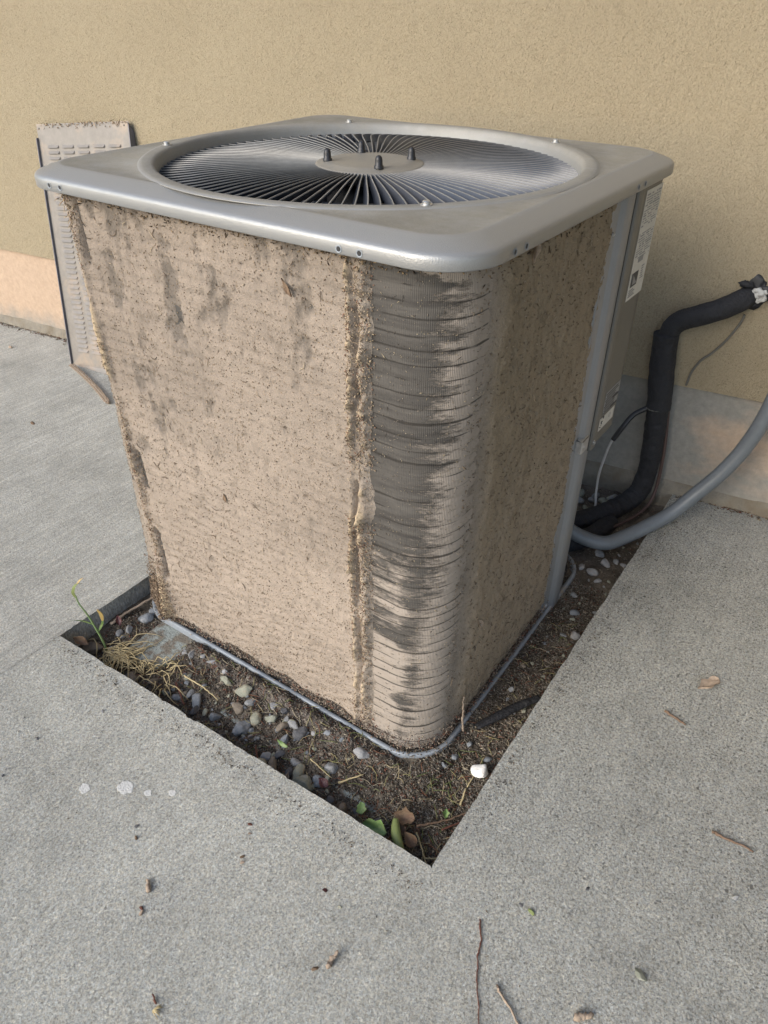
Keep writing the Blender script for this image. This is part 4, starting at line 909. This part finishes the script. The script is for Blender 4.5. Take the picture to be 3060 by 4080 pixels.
for x, y, w_, c_ in ((1.12, .121, .030, 'lightgrey'), (1.068, .12, .026, 'olive'), (1.07, .092, .034, 'olive'), (1.044, .097, .038, 'lightgrey'), (1.107, .072, .044, 'olive'), (1.061, .059, .042, 'cream'), (1.160, .070, .042, 'cream'), (1.136, .090, .030, 'tan'), (1.09, .15, .035, 'grey'), (1.13, .16, .03, 'olive'), (1.02, .13, .036, 'cream'), (1.05, .16, .03, 'grey'), (1.15, .12, .028, 'grey'), (1.00, .10, .03, 'lightgrey'), (.99, .145, .034, 'olive')):
    stone(x, y, w_, 'rock_'+c_, 'smooth pale pebble in the heap behind the black pipe at the wall foot', 'pebbles at the wall foot', False, .15)
far_ = [(.925, .075, .038, 'olive', 'tan-grey pebble squeezed between conduit and corner post'), (.896, .006, .034, 'bluegrey', 'blue-grey pebble just under the bend of the conduit'), (.869, -.021, .034, 'pink', 'pinkish white pebble in front of the conduit bend'),
        (.892, -.043, .026, 'grey', 'dull grey pebble between the pink one and the right slab'), (.891, -.064, .019, 'white', 'small white chip touching the right slab below the conduit'), (.804, .023, .030, 'lightgrey', 'light grey pebble close to the foot of the corner post'),
        (.810, -.007, .036, 'pink', 'pale pink oval pebble right of the post foot'), (.784, -.032, .022, 'lightgrey', 'small pale chip nearer than the pink oval pebble'), (.698, -.001, .024, 'grey', 'grey pebble beside the base rim at the post'),
        (.627, -.033, .026, 'bluegrey', 'lone blue-white pebble halfway along the right strip'), (.549, -.066, .029, 'pink', 'pinkish pebble against the right slab halfway along the strip'), (.539, -.040, .018, 'grey', 'small grey pebble left of the pinkish one')]
for x, y, w_, c_, lb in far_: stone(x, y, w_, 'rock_'+c_, lb, GP, False, .22)
stone(.086, -.062, .040, 'whiterock', 'bright white chunk of rock beside the right slab edge', None, True, .12, .95, 'white_rock', flat=.75)
for i in range(130):                                                             # small gravel
    if i < 95: x, y = random.uniform(-.165, -.035), random.uniform(.16, .62)
    else: x, y = random.uniform(.2, 1.1), random.uniform(-.085, .0)
    stone(x, y, random.uniform(.008, .0165), random.choice(['rock_grey', 'rock_brown', 'rock_olive', 'rock_tan', 'rock_bluegrey']), 'fingernail-sized bit of gravel lying loose in the pit litter', 'loose gravel bits', True, .2)

# ------------------------------------------------------------------ leaves, twigs, weed
leaflet((-.117, .081, .004), (-.2, .1, 1), .024, .020, 1.2, MT['green'], 'green_leaf', curl=.35, lobes=3)
L_ = lambda: bpy.context.scene.collection.objects[-1]
def leaf_thing(lbl, cat='leaf', **k): o = leaflet(**k); return tag(o, lbl, cat)
tag(COL.objects[-1], 'bright green torn leaf scrap lying on the litter', 'leaf')
leaf_thing('green leaf with a yellow patch against the front slab edge', c=(-.140, .034, .012), nrm=(-.5, .1, .8), L=.050, W=.034, ang=1.9, mat=MT['green'], name='green_leaf', curl=.5, lobes=3, fold=.15)
leaf_thing('small green leaf draped over the dark pebble', c=(-.097, .293, .016), nrm=(0, .1, 1), L=.030, W=.010, ang=1.5, mat=MT['green'], name='green_leaf', curl=-.5)
leaf_thing('tiny green sprig near the right side of the pit corner', c=(-.034, -.054, .0), nrm=(0, 0, 1), L=.020, W=.012, ang=.5, mat=MT['green'], name='green_leaf', curl=.6, lobes=5)
leaf_thing('crinkled brown leaf behind the rolled green one', c=(-.088, .004, .010), nrm=(-.5, -.2, .8), L=.040, W=.028, ang=1.5, mat=MT['brownleaf'], name='brown_leaf', curl=1.1, lobes=5)
leaf_thing('curled tan-brown leaf right of the rolled green leaf', c=(-.118, -.028, .008), nrm=(-.5, -.4, .7), L=.032, W=.022, ang=.6, mat=MT['brownleaf'], name='brown_leaf', curl=1.2)
leaf_thing('small rusty leaf tucked below the crinkled brown one', c=(-.112, -.003, .006), nrm=(-.6, -.1, .7), L=.024, W=.020, ang=2.2, mat=MT['brownleaf'], name='brown_leaf', curl=.9)
leaf_thing('dark red glossy leaf beside the large tan pebbles', c=(-.117, .172, .008), nrm=(-.4, -.2, .8), L=.024, W=.018, ang=1.0, mat=MT['redleaf'], name='red_leaf', curl=.5)
leaf_thing('dark red leaf below the stick in the far left pocket', c=(-.05, .855, .008), nrm=(-.4, -.2, .8), L=.030, W=.014, ang=.6, mat=MT['redleaf'], name='red_leaf', curl=.5)
leaf_thing('dry brown leaf in the far left corner of the pit', c=(-.150, .865, .012), nrm=(-.3, -.2, .8), L=.042, W=.020, ang=1.2, mat=MT['brownleaf'], name='brown_leaf', curl=.9)
leaf_thing('pale dry leaf lying under the largest light stone', c=(-.155, .232, .010), nrm=(-.3, 0, .9), L=.036, W=.012, ang=.4, mat=MT['paletwig'], name='pale_leaf', curl=.5)
# rolled leaf
m_ = MB(); c0 = curve([(-.108, .010, .020), (-.130, -.006, .018), (-.150, -.030, .016), (-.163, -.052, .024)], 8)
m_.tube(c0, [.004+.005*math.sin(math.pi*min(1, i/len(c0)*1.15+.1)) for i in range(len(c0))], 10)
tag(m_.build('rolled_leaf', MT['olive'], None, True, c0[0]), 'rolled grey-green leaf pointing at the pit corner', 'leaf')
def twig(pts, r, mat, label, name='twig', cat='twig', z=None, kn=True, grp=None):
    c = []
    for p in pts: c.append((p[0], p[1], (float(soil_h(np.array(p[0]), np.array(p[1]))) if z is None else z)+r+.003+(p[2] if len(p) > 2 else 0)))
    c = curve(c, 8); n_ = len(c); m_ = MB()
    ph = random.uniform(0, 9); wob = sum((c[i+1]-c[i]).length for i in range(n_-1))*.018 if kn else 0
    c = [p+Vector((random.gauss(0, r*.3)+wob*float(fbm(np.array(i*.33+ph), np.array(1.), 5, 3)), random.gauss(0, r*.3)+wob*float(fbm(np.array(i*.33+ph), np.array(7.), 6, 3)), 0)) for i, p in enumerate(c)]
    m_.tube(c, [r*(1-.45*i/n_)*(1+(.35 if (kn and i % 7 == 3) else 0)) for i in range(n_)], 6)
    return tag(m_.build(name, MT[mat], None, True, c[0]), label, cat, grp)
twig([(-.085, -.021, .006), (-.041, -.057, .004), (.0, -.088, .006)], .0022, 'twig', 'long thin brown twig across the right of the pit corner')
twig([(-.062, -.062, .002), (-.022, -.085, .002)], .0020, 'redtwig', 'short reddish twig parallel to the long thin one')
twig([(.010, -.095, .006), (.047, -.092, .006), (.090, -.098, .014)], .0024, 'redtwig', 'dark red twig lying along the right slab edge by the white rock')
twig([(-.101, .602, .004), (-.136, .537, .006)], .0028, 'redtwig', 'broken red-brown twig between the pebbles below the dry grass')
twig([(-.122, .346, .006), (-.149, .312, .006)], .0018, 'redtwig', 'thin dark red twig among pebbles at the slab edge')
twig([(-.060, .880, .004), (.007, .867, .010), (.075, .854, .02)], .0040, 'paletwig', 'pale stick resting in the pocket by the pit wall')
twig([(.149, .012, .004), (.150, .018, .030), (.158, .024, .055), (.162, .026, .085)], .0026, 'paletwig', 'pale forked twig leaning on the lint at the near coil corner')
for i, q in enumerate([[(-.083, .594, .01), (-.084, .53, .012), (-.085, .486, .006)], [(-.156, .767, .012), (-.123, .747, .02), (-.095, .690, .008)]]):
    twig(q, .0019, 'straw', ['straight straw stem crossing the middle of the pebble strip', 'pale straw stem lying on the dry grass tuft'][i], 'straw_stem', 'straw', kn=False)
twig([(-.095, .153, .003), (-.055, .121, .003)], .0022, 'straw', 'short straw stem alone on the bare soil', 'straw_stem', 'straw', kn=False)
twig([(.005, -.064, .002), (.040, -.055, .002)], .0022, 'straw', 'short pale straw left of the white rock', 'straw_stem', 'straw', kn=False)
twig([(.043, -.056, .002), (.126, -.051, .004)], .0013, 'straw', 'long thin straw reaching behind the white rock', 'straw_stem', 'straw', kn=False)
twig([(-.094, -.027, .004), (-.118, -.055, .008), (-.140, -.082, .004)], .0017, 'straw', 'bent straw pointing down into the pit corner', 'straw_stem', 'straw', kn=False)
twig([(-.127, -.064, .006), (-.115, -.088, .006)], .0017, 'straw', 'short straw crossing the bent one in the pit corner', 'straw_stem', 'straw', kn=False)
twig([(-.092, .225, .020), (-.098, .166, .012)], .0014, 'straw', 'pointed straw sticking out over the tan stone', 'straw_stem', 'straw', kn=False)
# dry grass tuft
m_ = MB()
for i in range(120):
    if i < 70: x, y = random.gauss(-.118, .012), random.gauss(.80, .015)
    else: x, y = random.gauss(-.118, .018), random.uniform(.60, .80)
    a = random.gauss(-1.35, .55); L = random.uniform(.04, .12) if i < 70 else random.uniform(.02, .07); cv = random.uniform(-1.3, 1.3); q = []
    for t in np.linspace(0, 1, 6):
        px = x+math.cos(a+cv*t)*L*t; py = y+math.sin(a+cv*t)*L*t; px = max(px, -.176); q.append((px, py, float(soil_h(np.array(px), np.array(py)))+.006+random.uniform(0, .012)+.015*math.sin(math.pi*t)))
    m_.tube(q, [.0013, .0013, .0012, .0011, .0009, .0005], 4)
tag(m_.build('dry_grass_tuft', MT['straw'], None, True, (-.118, .80, -.02)), 'flattened tuft of dry straw-coloured grass around the green weed', 'dry grass')
# green weed
wd_ = empty('weed', (-.119, .82, -.02), 'slender green weed with a yellow tip standing in the pit by the slab', 'weed'); wo_ = wd_.location.copy()
m_ = MB(); c0 = curve([(-.119, .82, -.022), (-.122, .82, .018), (-.129, .82, .060), (-.138, .822, .110), (-.148, .824, .150), (-.151, .824, .178)], 6); m_.tube(c0, [.0026-.0012*i/len(c0) for i in range(len(c0))], 6); m_.build('stem', MT['stem'], wd_, True, wo_)
def blade(pts, w0, mat, name='leaf_blade'):
    m_ = MB(); c = curve(pts, 6); n_ = len(c); vs = []
    for i, p in enumerate(c):
        t = i/(n_-1); w_ = w0*math.sin(math.pi*(.12+.86*t))**.7; sd = Vector((.55, -.75, .2)).normalized()
        vs += [p-sd*w_/2, p+Vector((-.0004, 0, .0006)), p+sd*w_/2]
    fs = [(i*3+j, i*3+j+1, (i+1)*3+j+1, (i+1)*3+j) for i in range(n_-1) for j in (0, 1)]
    m_.add(vs, fs); m_.add([v+Vector((.0006, .0006, 0)) for v in vs], [f[::-1] for f in fs]); m_.build(name, MT[mat], wd_, True, wo_)
blade([(-.150, .824, .168), (-.154, .824, .188), (-.145, .82, .206), (-.132, .818, .200)], .008, 'olive'); blade([(-.146, .82, .203), (-.134, .818, .212), (-.128, .815, .215)], .005, 'orange', 'yellow_tip')
blade([(-.128, .82, .050), (-.118, .812, .070), (-.118, .80, .095)], .007, 'green'); blade([(-.118, .803, .088), (-.121, .797, .112), (-.128, .795, .134)], .0085, 'orange', 'orange_blade')
blade([(-.131, .82, .075), (-.146, .828, .094), (-.160, .835, .104), (-.172, .84, .108)], .006, 'green')
# black foam strip on the soil
m_ = MB(); c0 = curve([(.175, -.004, .001), (.22, -.028, .005), (.27, -.052, .006), (.318, -.080, .006)], 8); m_.tube(c0, [.008+.003*math.sin(math.pi*i/len(c0)) for i in range(len(c0))], 8, flat=.45)
tag(m_.build('foam_strip', MT['foam'], None, True, c0[0]), 'dusty black foam strip half buried in the litter of the right strip', 'foam strip')

# ------------------------------------------------------------------ litter on the concrete
def bit(x, y, s, mat, label, cat, asp=.6, name='litter_bit', h=.45):
    nrock[0] += 1; me = rock_mesh(s, s*asp, s*h, nrock[0]+900, True); o = link(name, me, MT[mat], None, 'auto', (x, y, ZC+s*h*.32)); o.rotation_euler = (random.uniform(-.3, .3), random.uniform(-.3, .3), random.uniform(0, 3)); return tag(o, label, cat)
bit(-.491, .246, .011, 'paletwig', 'pale crumpled bud scale on the front slab below the twig stub', 'bud scale'); bit(-.485, .252, .009, 'redtwig', 'dark red bud touching the pale bud scale', 'bud', name='bud')
bit(-.410, .355, .010, 'brownleaf', 'orange-brown seed husk on the left of the front slab', 'seed husk', name='seed_husk'); bit(-.394, .372, .010, 'rock_dark', 'black crumb just above the orange-brown husk', 'crumb', name='crumb')
bit(-.276, .210, .009, 'redtwig', 'rust-coloured seed nearest the pebble strip', 'seed', name='seed'); bit(-.289, .198, .008, 'paletwig', 'grey-tan speck below the rust-coloured seed', 'crumb', name='crumb')
bit(-.328, .179, .010, 'brownleaf', 'amber oval seed in the middle of the front slab', 'seed', name='seed'); bit(-.336, .172, .009, 'paletwig', 'pale husk directly below the amber seed', 'seed husk', name='seed_husk')
bit(-.292, .027, .010, 'redleaf', 'dark maroon flat spot-like petal on the front slab below the leaves', 'petal', .9, 'petal', .25)
bit(-.300, -.059, .0, 'green', 'x', 'x') if False else None
bit(-.395, -.035, .012, 'brownleaf', 'fuzzy brown seed cluster above the curled bark piece', 'seed cluster', name='seed_cluster')
bit(-.129, -.268, .014, 'olive', 'olive green moss crumb on the slab right of the pit corner', 'moss crumb', name='moss_crumb'); bit(-.041, -.329, .011, 'rock_dark', 'black gritty crumb on the right slab', 'crumb', name='crumb'); bit(-.128, -.250, .008, 'rock_dark', 'dark crumb just beside the moss crumb', 'crumb', name='crumb')
bit(.085, -.535, .015, 'cream_' if False else 'rock_cream', 'orange-cream chip on the right slab near the right edge', 'stone chip', name='stone_chip')
bit(-.119, -.446, .026, 'rock_olive', 'flat olive-brown clod on the lower right slab', 'clod', .7, 'dirt_clod', .3)
bit(-.263, .633, .010, 'rock_pink', 'tiny pink-brown chip on the front slab left of the dry grass', 'stone chip', name='stone_chip'); bit(-.382, .682, .010, 'rock_dark', 'dark speck on the front slab at the left side', 'crumb', name='crumb')
bit(.729, 2.49, .03, 'paletwig', 'curled dry leaf near the wall foot at the far left', 'dry leaf', .5, 'dry_leaf', .4); bit(.39, 1.837, .024, 'brownleaf', 'brown crumpled leaf on the rear slab at the left', 'dry leaf', .5, 'dry_leaf', .35)
bit(-.47, .66, .008, 'rock_dark', 'black crumb at the far left edge of the front slab', 'crumb', name='crumb'); bit(-.30, -.01, .0085, 'rock_tan', 'small tan grain left of the maroon petal', 'crumb', name='crumb')
twig([(-.462, .262), (-.449, .279)], .0038, 'paletwig', 'pale broken twig stub with a bark ring on the front slab', z=ZC-.003)
twig([(-.382, -.052), (-.373, -.049), (-.358, -.050, .003)], .0044, 'paletwig', 'curved hollow piece of pale bark on the lower front slab', 'bark_piece', 'bark', z=ZC-.003)
twig([(-.232, -.386), (-.215, -.404)], .0058, 'paletwig', 'stout tan twig stub at the bottom edge of the photo', z=ZC-.003, kn=False)
twig([(-.186, -.207), (-.215, -.222), (-.232, -.228), (-.268, -.246), (-.300, -.266), (-.325, -.282)], .0013, 'redtwig', 'long thin dark twig with tiny buds on the lower slab', z=ZC-.002)
twig([(-.258, -.272), (-.266, -.287), (-.282, -.318), (-.297, -.346)], .0020, 'paletwig', 'pale pinkish twig right of the thin budded twig', z=ZC-.002)
twig([(.183, -.470), (.182, -.495), (.186, -.520), (.184, -.540)], .0026, 'twig', 'slim brown twig lying near the right edge of the right slab', z=ZC-.002)
twig([(.405, -.318), (.398, -.338), (.392, -.365)], .0030, 'twig', 'short dark twig fragment on the right slab beside the strip', z=ZC-.003)
twig([(-.565, .125), (-.560, .140)], .0016, 'redtwig', 'dark red stalk beside the pale feathery seed', z=ZC-.002)
for k_, (x, y, lb) in enumerate([(.528, -.372, 'torn tan leaf skeleton on the right slab')]):
    leaf_thing(lb, c=(x, y, ZC+.004), nrm=(0, 0, 1), L=.060, W=.028, ang=2.6, mat=MT['paletwig'], name='dry_leaf', curl=.3, lobes=4)
# feathery seed
m_ = MB()
for i in range(12):
    a = random.uniform(-.6, .9)-1.2; L = random.uniform(.008, .017); m_.tube([(-.575, .122, ZC+.002), (-.575+math.cos(a)*L*.6, .122+math.sin(a)*L*.6, ZC+.006), (-.575+math.cos(a)*L, .122+math.sin(a)*L, ZC+.003)], [.0009, .0006, .0003], 4)
tag(m_.build('feathery_seed', MT['straw'], None, True, (-.575, .122, ZC)), 'pale feathery grass seed on the front slab near the bottom', 'seed')
# dried white splashes (flat stains, 0.6 mm thick)
for i, (x, y, sx, lb) in enumerate(((-.354, .452, .016, 'largest whitish dried splash on the front slab'), (-.398, .512, .012, 'faint whitish splash left of the largest one'), (-.337, .408, .008, 'small whitish splash just right of the largest one'), (-.312, .371, .008, 'rightmost small whitish splash in the row'))):
    m_ = MB(); q = [(x+sx*(1+.35*float(fbm(np.array(math.cos(a)*2+i*5), np.array(math.sin(a)*2), 7, 3)))*math.cos(a)*.8, y+sx*(1+.35*float(fbm(np.array(math.cos(a)*2+i*5), np.array(math.sin(a)*2), 7, 3)))*math.sin(a)) for a in np.linspace(0, 2*math.pi, 40, endpoint=False)]
    nq = len(q); m_.add([(a, b, ZC+.0002) for a, b in q]+[(x+(a-x)*.93, y+(b-y)*.93, ZC+.0007) for a, b in q], [(j, (j+1) % nq, nq+(j+1) % nq, nq+j) for j in range(nq)]+[tuple(range(nq, 2*nq))])
    tag(m_.build('dried_splash', MT['chalk'], None, False, (x, y, ZC)), lb, 'stain', 'whitish splashes on the front slab')
# scattered grit on all slabs
n = 1500; P = np.c_[RNG.uniform(-.9, 1.1, n), RNG.uniform(-.9, 1.9, n), np.full(n, ZC+.0012)]; P[500:1000, 0] = -.19-np.abs(RNG.normal(0, .02, 500)); P[500:1000, 1] = RNG.uniform(-.1, .9, 500); P[1000:, 1] = -.106-np.abs(RNG.normal(0, .018, 500)); P[1000:, 0] = RNG.uniform(-.1, 1.1, 500)
ok = ~((P[:, 0] > -.18+(.9-P[:, 1])*.0) & (P[:, 1] > -.104) & (P[:, 1] < .91)) & ~((P[:, 0] > -.19) & (P[:, 1] > .3) & (P[:, 1] < .91)); P = P[ok]; n = len(P)
me = chips_me('slab_grit', P, RNG.gamma(2, .0012, n)+.0012, RNG.uniform(.001, .003, n), RNG.uniform(.0008, .002, n), pick([(.10, .08, .06), (.2, .15, .1), (.3, .26, .2), (.06, .05, .05)], n), np.tile([0, 0, 1.], (n, 1)), .7)
tag(link('slab_grit', me, MT['litter'], None, False), 'fine dark grit scattered over the concrete slabs', 'grit', kind='stuff')
